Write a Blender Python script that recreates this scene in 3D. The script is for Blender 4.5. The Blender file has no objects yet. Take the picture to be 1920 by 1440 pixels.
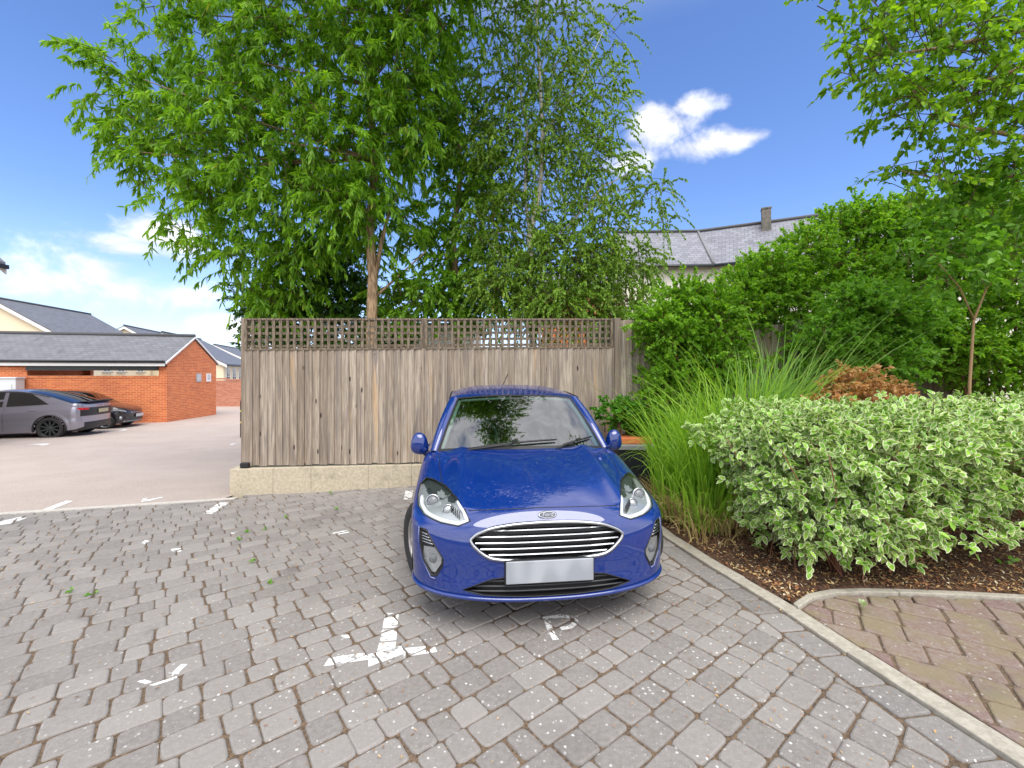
import bpy, bmesh, math, random
import numpy as np
from mathutils import Vector, Matrix
from mathutils.bvhtree import BVHTree
R = math.radians
random.seed(11)
rng = np.random.default_rng(7)
C = bpy.context.scene.collection
sc = bpy.context.scene

# ---------------------------------------------------------------- camera
H = 1.58; F = 820.0; HY = 700.0
cam = bpy.data.cameras.new('camera'); cam.sensor_width = 36; cam.lens = 36*F/1920
cam.shift_y = -20/1920; cam.clip_end = 3000; cam.clip_start = 0.05
co = bpy.data.objects.new('camera', cam); C.objects.link(co)
co.location = (0, 0, H); co.rotation_euler = (R(90), 0, 0); sc.camera = co

# ---------------------------------------------------------------- light
SUN_EL, SUN_AZ = 60, 160          # azimuth from +Y clockwise
sc.view_settings.view_transform = 'Standard'; sc.view_settings.look = 'None'
sc.view_settings.gamma = 1; sc.view_settings.exposure = 1.22
sl = bpy.data.lights.new('sun', 'SUN'); sl.energy = 1.5; sl.angle = R(48); sl.color = (1, .96, .9)
so = bpy.data.objects.new('sun', sl); C.objects.link(so)
sd = Vector((math.sin(R(SUN_AZ))*math.cos(R(SUN_EL)), math.cos(R(SUN_AZ))*math.cos(R(SUN_EL)), math.sin(R(SUN_EL))))
so.rotation_euler = (-sd).to_track_quat('-Z', 'Y').to_euler(); so.location = (0, -5, 30)

W = bpy.data.worlds.new('World'); sc.world = W; W.use_nodes = True
nt = W.node_tree; nt.nodes.clear()
class NB:
    """tiny node builder"""
    def __init__(s, nt): s.nt = nt
    def n(s, t, **kw):
        nd = s.nt.nodes.new(t)
        for k, v in kw.items():
            if k.startswith('i_'):
                key = k[2:]
                key = int(key) if key.isdigit() else key.replace('_', ' ')
                s.put(nd.inputs[key], v)
            else: setattr(nd, k, v)
        return nd
    def put(s, inp, v):
        if isinstance(v, bpy.types.NodeSocket): s.nt.links.new(v, inp)
        else:
            if hasattr(inp.default_value, '__len__') and not hasattr(v, '__len__'): v = (v,)*len(inp.default_value)
            if hasattr(inp.default_value, '__len__') and len(inp.default_value) == 4 and len(v) == 3: v = tuple(v)+(1,)
            inp.default_value = v
    def m(s, op, a, b=0, c=0, clamp=False):
        nd = s.nt.nodes.new('ShaderNodeMath'); nd.operation = op; nd.use_clamp = clamp
        s.put(nd.inputs[0], a); s.put(nd.inputs[1], b); s.put(nd.inputs[2], c); return nd.outputs[0]
    def vm(s, op, a, b=(0,0,0)):
        nd = s.nt.nodes.new('ShaderNodeVectorMath'); nd.operation = op
        s.put(nd.inputs[0], a); s.put(nd.inputs[1], b)
        return nd.outputs[1] if op in ('LENGTH', 'DOT_PRODUCT') else nd.outputs[0]
    def ramp(s, v, a, b, c=0., d=1.):
        nd = s.nt.nodes.new('ShaderNodeMapRange'); nd.interpolation_type = 'SMOOTHSTEP'
        for i, q in enumerate((v, a, b, c, d)): s.put(nd.inputs[i], q)
        return nd.outputs[0]
    def mix(s, f, a, b, mode='MIX'):
        nd = s.nt.nodes.new('ShaderNodeMix'); nd.data_type = 'RGBA'; nd.blend_type = mode
        s.put(nd.inputs[0], f); s.put(nd.inputs[6], a); s.put(nd.inputs[7], b); return nd.outputs[2]
    def noise(s, vec, scale, detail=4, rough=.5, dist=0, col=False):
        nd = s.nt.nodes.new('ShaderNodeTexNoise'); nd.inputs['Scale'].default_value = scale
        nd.inputs['Detail'].default_value = detail; nd.inputs['Roughness'].default_value = rough
        nd.inputs['Distortion'].default_value = dist
        if vec is not None: s.nt.links.new(vec, nd.inputs['Vector'])
        return nd.outputs[1 if col else 0]
    def vor(s, vec, scale, feature='F1', rnd=1):
        nd = s.nt.nodes.new('ShaderNodeTexVoronoi'); nd.feature = feature
        nd.inputs['Scale'].default_value = scale; nd.inputs['Randomness'].default_value = rnd
        if vec is not None: s.nt.links.new(vec, nd.inputs['Vector'])
        return nd
    def mapping(s, vec, scale=(1,1,1), loc=(0,0,0), rot=(0,0,0)):
        nd = s.nt.nodes.new('ShaderNodeMapping'); s.nt.links.new(vec, nd.inputs[0])
        nd.inputs['Scale'].default_value = scale; nd.inputs['Location'].default_value = loc; nd.inputs['Rotation'].default_value = rot
        return nd.outputs[0]
b = NB(nt)
sky = b.n('ShaderNodeTexSky', sky_type='NISHITA', sun_disc=False)
sky.sun_elevation = R(SUN_EL); sky.sun_rotation = R(SUN_AZ); sky.altitude = 50; sky.air_density = 1.0; sky.dust_density = .25; sky.ozone_density = 3.0
tc = b.n('ShaderNodeTexCoord').outputs['Generated']
sep = b.n('ShaderNodeSeparateXYZ', i_0=tc)
dz = sep.outputs[2]
n1 = b.noise(b.mapping(tc, (1, 1, 1.35)), 8.5, 9, .60, .35)
n2 = b.noise(b.mapping(tc, (1, 1, 1.5), (3.1, 0, 0)), 2.0, 7, .55, .2)
def ddir(px, py): return Vector(((px-960)/F, 1, (HY-py)/F)).normalized()
blobs = [(105,532,.09,.045),(180,512,.09,.052),(255,538,.10,.042),(335,548,.08,.030),(315,440,.08,.038),(235,466,.09,.026),(430,615,.07,.034),(60,645,.3,.022),
         (1235,235,.08,.050),(1330,270,.10,.026),(1290,200,.055,.022),(1400,260,.05,.016),(1180,300,.06,.03)]
mask = None
for px, py, rx, rz in blobs:
    c = ddir(px, py)
    v = b.vm('SUBTRACT', tc, tuple(c)); v = b.vm('MULTIPLY', v, (1/rx, 1/rx, 1/rz))
    g = b.m('SUBTRACT', 1.0, b.vm('LENGTH', v))
    g = b.m('MAXIMUM', g, -.6)
    mask = g if mask is None else b.m('MAXIMUM', mask, g)
cm = b.ramp(b.m('ADD', mask, b.m('MULTIPLY', b.m('SUBTRACT', n1, .5), 2.7)), .0, .9)
zen = b.m('MULTIPLY', b.ramp(dz, .60, .80), b.ramp(n2, .30, .50))
back = b.m('MULTIPLY', b.ramp(sep.outputs[1], .15, -.25), b.ramp(n2, .25, .42))
cm = b.m('MAXIMUM', cm, b.m('MAXIMUM', zen, back))
haze = b.ramp(dz, .30, -.02, 0, .42)
skyc = b.n('ShaderNodeHueSaturation', i_Saturation=1.1, i_Value=1.12, i_Color=sky.outputs[0]).outputs[0]
skyc = b.mix(1.0, skyc, (.92, .90, 1.06), 'MULTIPLY')
skyc = b.mix(haze, skyc, (4.5, 5.3, 7.3))
shade = b.m('ADD', b.ramp(n1, .35, .75, 5.0, 7.4), b.m('MULTIPLY', b.m('MAXIMUM', zen, back), 2.5))
cc = b.vm('SCALE', (1., 1., 1.03)); cc_n = cc.node; nt.links.new(shade, cc_n.inputs[3])
allc = b.mix(b.m('MULTIPLY', cm, .93), skyc, cc)
bg = b.n('ShaderNodeBackground', i_Color=allc, i_Strength=.09)
out = b.n('ShaderNodeOutputWorld', i_Surface=bg.outputs[0])

# ---------------------------------------------------------------- helpers
def PX(px, py, Y): return Vector(((px-960)/F*Y, Y, H+(HY-py)/F*Y))
def sm(t): t = min(1, max(0, t)); return t*t*(3-2*t)
def zg(x, y):
    s = -.05*min(max(y-3.3, 0), 10.8)
    k = 1-.72*sm((x+3.9)/4.2)
    return s*k
def G(px, py):
    z = 0.
    for _ in range(30):
        Y = (H-z)*F/(py-HY); X = (px-960)/F*Y; z = zg(X, Y)
    return Vector((X, Y, z))

def tag(o, label=None, cat=None, group=None, kind=None):
    if label: o['label'] = label
    if cat: o['category'] = cat
    if group: o['group'] = group
    if kind: o['kind'] = kind
    return o
def thing(name, label, cat, loc=(0,0,0), rz=0, group=None):
    o = bpy.data.objects.new(name, None); C.objects.link(o); o.empty_display_size = .2
    o.location = loc; o.rotation_euler = (0, 0, rz)
    return tag(o, label, cat, group)

def mesh_arrays(name, verts, faces_flat, sizes, attrs=None, smooth=False, uv=None):
    me = bpy.data.meshes.new(name)
    verts = np.asarray(verts, dtype=np.float32); ff = np.asarray(faces_flat, dtype=np.int32); sizes = np.asarray(sizes, dtype=np.int32)
    me.vertices.add(len(verts)); me.vertices.foreach_set('co', verts.ravel())
    me.loops.add(len(ff)); me.loops.foreach_set('vertex_index', ff)
    me.polygons.add(len(sizes)); st = np.zeros(len(sizes), dtype=np.int32); st[1:] = np.cumsum(sizes)[:-1]
    me.polygons.foreach_set('loop_start', st); me.polygons.foreach_set('loop_total', sizes)
    if smooth: me.polygons.foreach_set('use_smooth', np.ones(len(sizes), dtype=bool))
    me.update(calc_edges=True)
    if attrs:
        for k, v in attrs.items():
            a = me.attributes.new(k, 'FLOAT', 'FACE'); a.data.foreach_set('value', np.asarray(v, dtype=np.float32))
    return me
def link(name, me, mats, parent=None):
    o = bpy.data.objects.new(name, me); C.objects.link(o)
    for m in (mats if isinstance(mats, (list, tuple)) else [mats]): me.materials.append(m)
    if parent is not None: o.parent = parent
    return o

class MB:
    def __init__(s): s.v = []; s.f = []; s.t = []; s.mi = []; s.sm = []
    def add(s, vs, fs, tint=0., mi=0, smooth=False):
        o = len(s.v); s.v += [tuple(p) for p in vs]
        for f in fs: s.f.append([o+i for i in f]); s.t.append(tint); s.mi.append(mi); s.sm.append(smooth)
        return s
    def box(s, c, d, rz=0, tint=0., mi=0, M=None, bev=0):
        x, y, z = d[0]/2, d[1]/2, d[2]/2
        vs = [Vector((i*x, j*y, k*z)) for k in (-1, 1) for j in (-1, 1) for i in (-1, 1)]
        if rz: rot = Matrix.Rotation(rz, 3, 'Z'); vs = [rot@v for v in vs]
        if M is not None: vs = [M@v for v in vs]
        vs = [v+Vector(c) for v in vs]
        return s.add(vs, [(0,2,3,1),(4,5,7,6),(0,1,5,4),(2,6,7,3),(0,4,6,2),(1,3,7,5)], tint, mi)
    def box2(s, a, b_, tint=0., mi=0):
        return s.box([(a[i]+b_[i])/2 for i in range(3)], [abs(b_[i]-a[i]) for i in range(3)], 0, tint, mi)
    def tube(s, pts, rad, n=8, tint=0., mi=0, cap=True, smooth=True, closed=False):
        pts = [Vector(p) for p in pts]; m = len(pts)
        rr = rad if hasattr(rad, '__len__') else [rad]*m
        vs = []; prev = None
        for i, p in enumerate(pts):
            if closed: t = pts[(i+1) % m]-pts[i-1]
            else: t = pts[min(i+1, m-1)]-pts[max(i-1, 0)]
            t = t.normalized() if t.length > 1e-9 else Vector((0,0,1))
            if prev is None: a = t.orthogonal().normalized()
            else:
                a = prev-t*prev.dot(t); a = a.normalized() if a.length > 1e-6 else t.orthogonal().normalized()
            prev = a; bb = t.cross(a)
            for k in range(n):
                th = 2*math.pi*k/n; vs.append(p+(a*math.cos(th)+bb*math.sin(th))*rr[i])
        fs = [(i*n+k, i*n+(k+1) % n, (i+1)*n+(k+1) % n, (i+1)*n+k) for i in range(m-1) for k in range(n)]
        if closed: fs += [((m-1)*n+k, (m-1)*n+(k+1) % n, (k+1) % n, k) for k in range(n)]
        elif cap: fs += [tuple(range(n-1, -1, -1)), tuple((m-1)*n+k for k in range(n))]
        return s.add(vs, fs, tint, mi, smooth)
    def lathe(s, prof, n=24, M=None, tint=0., mi=0, smooth=True, arc=2*math.pi):
        """prof: (radius, height) pairs about local Z"""
        vs = []
        for r, z in prof:
            for k in range(n): th = arc*k/n; vs.append(Vector((r*math.cos(th), r*math.sin(th), z)))
        if M is not None: vs = [M@v for v in vs]
        fs = [(i*n+k, i*n+(k+1) % n, (i+1)*n+(k+1) % n, (i+1)*n+k) for i in range(len(prof)-1) for k in range(n)]
        return s.add(vs, fs, tint, mi, smooth)
    def prism(s, poly, vec, tint=0., mi=0):
        """poly: 3d points, extruded by vec"""
        n = len(poly); vec = Vector(vec); vs = [Vector(p) for p in poly]+[Vector(p)+vec for p in poly]
        fs = [tuple(range(n-1, -1, -1)), tuple(range(n, 2*n))]+[(i, (i+1) % n, n+(i+1) % n, n+i) for i in range(n)]
        return s.add(vs, fs, tint, mi)
    def grid(s, P, tint=0., mi=0, smooth=True, flip=False):
        """P: rows of points"""
        r, c = len(P), len(P[0]); vs = [p for row in P for p in row]
        fs = [(i*c+j, i*c+j+1, (i+1)*c+j+1, (i+1)*c+j) for i in range(r-1) for j in range(c-1)]
        if flip: fs = [f[::-1] for f in fs]
        return s.add(vs, fs, tint, mi, smooth)
    def mesh(s, name):
        ff = [i for f in s.f for i in f]
        me = mesh_arrays(name, s.v, ff, [len(f) for f in s.f], {'tint': s.t})
        if len(me.polygons) == len(s.mi):
            me.polygons.foreach_set('material_index', np.array(s.mi, dtype=np.int32))
            me.polygons.foreach_set('use_smooth', np.array(s.sm, dtype=bool))
        autouv(me)
        return me
    def build(s, name, mats, parent=None, bevel=0, seg=2, fix=False, solid=0, sub=0):
        me = s.mesh(name); o = link(name, me, mats, parent)
        if fix:
            bm = bmesh.new(); bm.from_mesh(me); bmesh.ops.remove_doubles(bm, verts=bm.verts, dist=1e-4)
            bmesh.ops.recalc_face_normals(bm, faces=bm.faces); bm.to_mesh(me); bm.free()
        if sub: md = o.modifiers.new('sub', 'SUBSURF'); md.levels = md.render_levels = sub
        if solid: md = o.modifiers.new('sol', 'SOLIDIFY'); md.thickness = solid; md.offset = -1
        if bevel: md = o.modifiers.new('bev', 'BEVEL'); md.width = bevel; md.segments = seg; md.limit_method = 'ANGLE'
        return o
def autouv(me):
    nl = len(me.loops)
    if nl == 0: return
    uvl = me.uv_layers.new(name='UVMap')
    co_ = np.empty(len(me.vertices)*3, dtype=np.float32); me.vertices.foreach_get('co', co_); co_ = co_.reshape(-1, 3)
    vi = np.empty(nl, dtype=np.int32); me.loops.foreach_get('vertex_index', vi)
    nn = np.empty(len(me.polygons)*3, dtype=np.float32); me.polygons.foreach_get('normal', nn); nn = nn.reshape(-1, 3)
    lt = np.empty(len(me.polygons), dtype=np.int32); me.polygons.foreach_get('loop_total', lt)
    nf = np.repeat(nn, lt, axis=0)
    t = np.stack([-nf[:, 1], nf[:, 0], np.zeros(nl)], 1); L = np.linalg.norm(t, axis=1)
    t[L < .05] = (1, 0, 0); L[L < .05] = 1; t /= L[:, None]
    bb = np.cross(nf, t); p = co_[vi]
    uv = np.stack([(p*t).sum(1), (p*bb).sum(1)], 1).astype(np.float32)
    uvl.data.foreach_set('uv', uv.ravel())

# ---------------------------------------------------------------- materials
def mat(name, col=(.5,.5,.5), rough=.6, metal=0, fn=None, **kw):
    m = bpy.data.materials.new(name); m.use_nodes = True; t = m.node_tree; p = t.nodes['Principled BSDF']
    p.inputs['Base Color'].default_value = tuple(col)+(1,); p.inputs['Roughness'].default_value = rough; p.inputs['Metallic'].default_value = metal
    for k, v in kw.items(): p.inputs[k.replace('_', ' ')].default_value = v
    if fn: fn(NB(t), p)
    return m
def bump(b, p, h, dist=.01, st=1.):
    nd = b.n('ShaderNodeBump', i_Height=h, i_Distance=dist, i_Strength=st); b.put(p.inputs['Normal'], nd.outputs[0])
def attr(b, name='tint'): return b.n('ShaderNodeAttribute', attribute_name=name).outputs['Fac']
def pos(b): return b.n('ShaderNodeNewGeometry').outputs['Position']
def objc(b): return b.n('ShaderNodeTexCoord').outputs['Object']
def uvc(b): return b.n('ShaderNodeTexCoord').outputs['UV']

def f_asph(b, p):
    v = pos(b); a = b.noise(v, 90, 3, .7); c = b.noise(v, 1.3, 5, .6); d = b.noise(v, 260, 2, .6)
    col = b.mix(b.ramp(a, .3, .7), (.28, .225, .195), (.51, .43, .38))
    col = b.mix(b.ramp(c, .35, .7, 0, .55), col, (.46, .39, .345))
    col = b.mix(b.ramp(d, .62, .7, 0, .6), col, (.5, .47, .44))
    b.put(p.inputs['Base Color'], col); bump(b, p, a, .004, .6)
M_asph = mat('asphalt', rough=.9, fn=f_asph)
def f_paver(b, p, c1=(.195,.178,.165), c2=(.285,.264,.245), spk=1.0, mossy=None):
    v = pos(b); t = attr(b)
    a = b.noise(v, 38, 6, .65); c = b.noise(v, 3.0, 5, .6); fine = b.noise(v, 240, 3, .7)
    col = b.mix(t, c1, c2)
    col = b.mix(b.ramp(a, .3, .72, 0, .45), col, (.34, .315, .30))
    col = b.mix(b.ramp(fine, .45, .75, 0, .35), col, (.10, .095, .09))
    region = b.ramp(c, .40, .68)
    vo = b.vor(v, 30); vb = b.vor(v, 75)
    jit = b.m('MULTIPLY', b.noise(v, 60, 2), .25)
    s1 = b.m('MULTIPLY', b.ramp(b.m('ADD', vo.outputs['Distance'], jit), .34, .28), b.m('MULTIPLY', b.ramp(b.n('ShaderNodeSeparateColor', i_0=vo.outputs['Color']).outputs[0], .55, .62), 1))
    s2 = b.m('MULTIPLY', b.ramp(b.m('ADD', vb.outputs['Distance'], jit), .30, .25), b.ramp(b.n('ShaderNodeSeparateColor', i_0=vb.outputs['Color']).outputs[1], .70, .75))
    s = b.m('MULTIPLY', b.m('MAXIMUM', s1, b.m('MULTIPLY', s2, .8)), b.m('MULTIPLY', b.m('ADD', b.m('MULTIPLY', region, .6), .55), .95*spk))
    gt = b.n('ShaderNodeSeparateXYZ', i_0=v)
    nearer = b.ramp(gt.outputs[1], 4.6, 2.6); rightw = b.ramp(gt.outputs[0], -3.2, -.8, .3, 1)
    s = b.m('MULTIPLY', s, b.m('MULTIPLY', nearer, rightw))
    col = b.mix(s, col, (.62, .62, .60))
    big = b.noise(v, .75, 4, .6); col = b.mix(b.ramp(big, .50, .70, 0, .5), col, b.vm('MULTIPLY', col, (.62, .61, .60)))
    oil = b.noise(v, 2.4, 3, .5); col = b.mix(b.ramp(oil, .63, .74, 0, .5), col, (.12, .11, .105))
    if mossy:
        col = b.mix(b.ramp(b.noise(v, 5, 4, .6), .42, .62, 0, .6), col, mossy)
    b.put(p.inputs['Base Color'], col); bump(b, p, b.m('ADD', a, b.m('MULTIPLY', fine, .5)), .006, .7)
M_paver = mat('paver_concrete', rough=.85, fn=f_paver)
M_paver_edge = mat('paver_edge', rough=.85, fn=lambda b, p: f_paver(b, p, (.165,.155,.148), (.26,.245,.232), 1.2))
M_paver_path = mat('paver_path', rough=.85, fn=lambda b, p: f_paver(b, p, (.235,.17,.12), (.185,.105,.09), .7, (.22,.185,.095)))
def f_joint(b, p):
    v = pos(b); a = b.noise(v, 70, 4, .7)
    col = b.mix(b.ramp(a, .3, .7), (.06, .042, .028), (.20, .135, .085)); b.put(p.inputs['Base Color'], col); bump(b, p, a, .006)
M_joint = mat('joint_soil', rough=.95, fn=f_joint)
def f_paint(b, p):
    v = pos(b); a = b.noise(v, 28, 6, .7)
    b.put(p.inputs['Base Color'], b.mix(b.ramp(a, .38, .7, 0, .45), (.80, .80, .78), (.40, .39, .37)))
M_paint = mat('road_paint', rough=.7, fn=f_paint)
def f_wear(m):
    t = m.node_tree; b = NB(t); o = t.nodes['Material Output']; p = t.nodes['Principled BSDF']
    a = b.noise(pos(b), 22, 7, .72); mx = b.n('ShaderNodeMixShader', i_0=b.ramp(a, .53, .60, 0, .92), i_1=p.outputs[0], i_2=b.n('ShaderNodeBsdfTransparent').outputs[0]); t.links.new(mx.outputs[0], o.inputs[0])
f_wear(M_paint)
def f_conc(b, p, c1=(.36,.32,.25), c2=(.52,.47,.36)):
    v = pos(b); a = b.noise(v, 30, 5, .7); c = b.noise(v, 3, 5, .65)
    col = b.mix(b.ramp(a, .3, .7), c1, c2); col = b.mix(b.ramp(c, .52, .72, 0, .6), col, (.20, .18, .13))
    b.put(p.inputs['Base Color'], col); bump(b, p, a, .004, .6)
M_strip = mat('pale_kerb', rough=.9, fn=lambda b, p: f_conc(b, p, (.44,.41,.37), (.60,.57,.52)))
M_plinth = mat('stone_plinth', rough=.9, fn=lambda b, p: f_conc(b, p, (.40,.345,.25), (.56,.49,.37)))
M_kerb = mat('kerb_concrete', rough=.9, fn=lambda b, p: f_conc(b, p, (.30,.275,.225), (.43,.40,.34)))
def f_wood(b, p):
    v = objc(b); t = attr(b)
    off = b.n('ShaderNodeCombineXYZ', i_0=b.m('MULTIPLY', t, 37.), i_1=b.m('MULTIPLY', t, 11.), i_2=b.m('MULTIPLY', t, 53.)).outputs[0]
    vv = b.vm('ADD', v, off)
    g = b.noise(b.mapping(vv, (70, 20, 2.2)), 1., 6, .6, .9)
    g2 = b.noise(b.mapping(vv, (14, 8, .9)), 1., 4, .5, 1.2)
    col = b.mix(t, (.33, .265, .20), (.54, .46, .365))
    col = b.mix(b.ramp(g, .38, .66), b.vm('MULTIPLY', col, (.56, .535, .53)), col)
    col = b.mix(b.ramp(g2, .46, .68, 0, .75), col, (.175, .145, .13))
    col = b.mix(b.ramp(b.noise(b.mapping(vv, (9, 9, .7), (5, 5, 5)), 1., 3), .6, .74, 0, .55), col, (.52, .33, .16))
    kn = b.vor(b.mapping(vv, (9, 9, 3.2)), 1.)
    kd = kn.outputs['Distance']; pick = b.ramp(b.n('ShaderNodeSeparateColor', i_0=kn.outputs['Color']).outputs[0], .58, .61)
    col = b.mix(b.m('MULTIPLY', b.ramp(kd, .17, .10), pick), col, (.055, .04, .035))
    b.put(p.inputs['Base Color'], col); bump(b, p, g, .004, .7)
M_wood = mat('weathered_wood', rough=.85, fn=f_wood)
M_trel = mat('trellis_wood', rough=.85, fn=lambda b, p: b.put(p.inputs['Base Color'], b.mix(b.ramp(b.noise(b.mapping(objc(b), (60, 60, 12)), 1., 5), .35, .68), (.10, .075, .052), (.235, .185, .13))))
def f_brick(b, p, ca=(.55,.105,.024), cb=(.70,.19,.05), mort=(.66,.44,.28)):
    u = uvc(b)
    br = b.n('ShaderNodeTexBrick', i_Vector=u, i_Color1=ca, i_Color2=cb, i_Mortar=mort, i_Scale=1., i_Mortar_Size=.006, i_Mortar_Smooth=.15, i_Bias=0., i_Brick_Width=.225, i_Row_Height=.075)
    col = b.mix(b.ramp(b.noise(u, 1.1, 5, .6), .45, .75, 0, .35), br.outputs[0], (.33, .10, .05))
    col = b.mix(b.ramp(b.noise(u, 60, 3, .6), .45, .75, 0, .25), col, (.68, .36, .2))
    b.put(p.inputs['Base Color'], col); bump(b, p, b.m('SUBTRACT', 1, br.outputs[1]), .006, .6)
M_brick = mat('orange_brick', rough=.88, fn=f_brick)
M_brick2 = mat('old_brick', rough=.9, fn=lambda b, p: f_brick(b, p, (.42,.12,.06), (.55,.22,.13), (.5,.4,.34)))
def f_slate(b, p, dark=(.135,.138,.15), lite=(.175,.18,.20)):
    u = uvc(b)
    br = b.n('ShaderNodeTexBrick', i_Vector=u, i_Color1=dark, i_Color2=lite, i_Mortar=(.05,.052,.06), i_Scale=1., i_Mortar_Size=.007, i_Mortar_Smooth=.3, i_Bias=0., i_Brick_Width=.26, i_Row_Height=.17)
    col = b.mix(b.ramp(b.noise(b.mapping(u, (2.5, .8, 1)), 1., 5, .65), .55, .72, 0, .5), br.outputs[0], (.06, .06, .065))
    b.put(p.inputs['Base Color'], col); bump(b, p, b.m('SUBTRACT', 1, br.outputs[1]), .01, .5)
M_slate = mat('slate_tiles', rough=.55, fn=f_slate)
def f_render(b, p, c=(.76,.66,.47)):
    a = b.noise(pos(b), 1.2, 5, .6); b.put(p.inputs['Base Color'], b.mix(b.ramp(a, .4, .75, 0, .3), c, tuple(k*.82 for k in c)))
M_cream = mat('cream_render', rough=.9, fn=f_render)
M_pale = mat('pale_render', rough=.9, fn=lambda b, p: f_render(b, p, (.90,.85,.75)))
M_white = mat('white_paint', (.78,.78,.77), .5)
M_black = mat('black_plastic', (.012,.012,.013), .45)
M_rubber = mat('tyre_rubber', (.025,.024,.024), .85)
M_dark = mat('dark_metal', (.03,.035,.035), .4)
M_green_post = mat('post_paint', (.06,.11,.11), .45)
M_glass_dark = mat('window_glass', (.03,.04,.05), .06, 0, None, Specular_IOR_Level=.8)
M_chrome = mat('chrome', (.50,.51,.53), .16, 1)
M_silver = mat('silver_trim', (.55,.56,.58), .3, 1)
def f_paintblue(b, p):
    v = objc(b); fl = b.noise(v, 900, 2, .6)
    dirt = b.ramp(b.noise(v, 26, 5, .7), .55, .8, 0, .10)
    c = b.mix(b.ramp(fl, .45, .75, 0, .5), (.0005, .019, .155), (.002, .045, .33))
    c = b.mix(dirt, c, (.30, .30, .32))
    b.put(p.inputs['Base Color'], c)
M_blue = mat('blue_car_paint', (.005,.02,.3), .5, .0, f_paintblue, Coat_Weight=1., Coat_Roughness=.015, Coat_IOR=1.85, Specular_IOR_Level=.05)
M_grey = mat('grey_car_paint', (.30,.295,.36), .3, .7, None, Coat_Weight=1., Coat_Roughness=.03)
M_blk = mat('black_car_paint', (.012,.010,.016), .3, .2, None, Coat_Weight=1., Coat_Roughness=.03)
def f_glass(tr, F0=.05, rough=.0):
    def fn(b, p):
        t = b.nt; o = [n for n in t.nodes if n.type == 'OUTPUT_MATERIAL'][0]
        tra = b.n('ShaderNodeBsdfTransparent', i_Color=tr); gl = b.n('ShaderNodeBsdfGlossy', i_Roughness=rough, i_Color=(1,1,1))
        lw = b.n('ShaderNodeLayerWeight'); lw.inputs['Blend'].default_value = .5
        fr = b.m('ADD', F0, b.m('MULTIPLY', 1-F0, b.m('POWER', lw.outputs['Facing'], 5.)))
        mx = b.n('ShaderNodeMixShader', i_0=fr, i_1=tra.outputs[0], i_2=gl.outputs[0])
        t.links.new(mx.outputs[0], o.inputs[0])
    return fn
M_screen = mat('windscreen_glass', fn=f_glass((.34,.46,.41), .20))
M_lens = mat('lamp_lens', fn=f_glass((.93,.95,.96), .05))
M_sideglass = mat('tinted_glass', fn=f_glass((.10,.12,.12), .09))
M_seat = mat('seat_fabric', (.03,.03,.032), .9)
M_trim_pale = mat('pale_headliner', (.62,.66,.62), .85)
M_reflector = mat('lamp_reflector', (.46,.47,.48), .35, .6)
M_red = mat('red_lens', (.45,.01,.02), .15, 0, None, Coat_Weight=1.)
M_plate = mat('plate_plastic', rough=.4, fn=lambda b, p: b.put(p.inputs['Base Color'], b.mix(b.ramp(b.noise(b.mapping(objc(b), (9, 9, 5)), 1., 0), .35, .65), (.29,.31,.34), (.38,.40,.43))))
M_terra = mat('terracotta', (.60,.17,.06), .8)

def leafmat(name, dark, light, dry=None, trans=.35, rough=.5):
    m = bpy.data.materials.new(name); m.use_nodes = True; t = m.node_tree; b = NB(t); p = t.nodes['Principled BSDF']; o = t.nodes['Material Output']
    a = attr(b); cl = attr(b, 'clump')
    c = b.mix(a, dark, light)
    c = b.mix(b.m('MULTIPLY', cl, .42), c, b.vm('MULTIPLY', c, (.55, .62, .55)))
    if dry: c = b.mix(b.ramp(a, .955, .965), c, dry)
    b.put(p.inputs['Base Color'], c); p.inputs['Roughness'].default_value = rough
    tl = b.n('ShaderNodeBsdfTranslucent', i_Color=b.vm('MULTIPLY', c, (1.5, 1.45, .8)))
    mx = b.n('ShaderNodeMixShader', i_0=trans, i_1=p.outputs[0], i_2=tl.outputs[0]); t.links.new(mx.outputs[0], o.inputs[0])
    return m
M_bark = mat('brown_bark', rough=.9, fn=lambda b, p: (b.put(p.inputs['Base Color'], b.mix(b.ramp(b.noise(b.mapping(objc(b), (30, 30, 5)), 1., 5, .6, .5), .35, .65), (.19, .12, .07), (.52, .35, .21))), bump(b, p, b.noise(b.mapping(objc(b), (30, 30, 5)), 1., 5, .6, .5), .02))[0])
M_birch = mat('birch_bark', rough=.8, fn=lambda b, p: b.put(p.inputs['Base Color'], b.mix(b.ramp(b.noise(b.mapping(objc(b), (8, 8, 22)), 1., 5, .6), .55, .64), (.62, .57, .50), (.10, .08, .06))))
M_twig = mat('twig_bark', (.10,.06,.035), .9)
M_stem = mat('red_stem', (.17,.07,.04), .8)
# ================================================================ SETTING: ground sheets
def struct(name, mb, mats, **kw):
    o = mb.build(name, mats, None, **kw); return tag(o, kind='structure')
K0 = G(0, 965); K1 = G(443, 936)
def bound(x):                                   # far edge of the paved yard
    if x < K1.x: return K1.y+(x-K1.x)*(K1.y-K0.y)/(K1.x-K0.x)
    return min(6.35+.11*(x+3.9), 7.0)
# wide ground to the horizon
mb = MB(); xs = [-400,-150,-60,-30,-20,-10,-5,-3,-1,1,3,6,10,20,60,150,400]; ys = [-60,-10,0,3,5,7,9,11,14,20,40,100,300,900]
mb.grid([[(x, y, zg(x, y)-.09) for x in xs] for y in ys], smooth=False)
def f_soil(b, p):
    a = b.noise(pos(b), 9, 6, .7); b.put(p.inputs['Base Color'], b.mix(b.ramp(a, .35, .65), (.05, .06, .02), (.10, .085, .05)))
M_soil = mat('garden_soil', rough=.95, fn=f_soil)
struct('ground', mb, M_soil)
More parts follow.
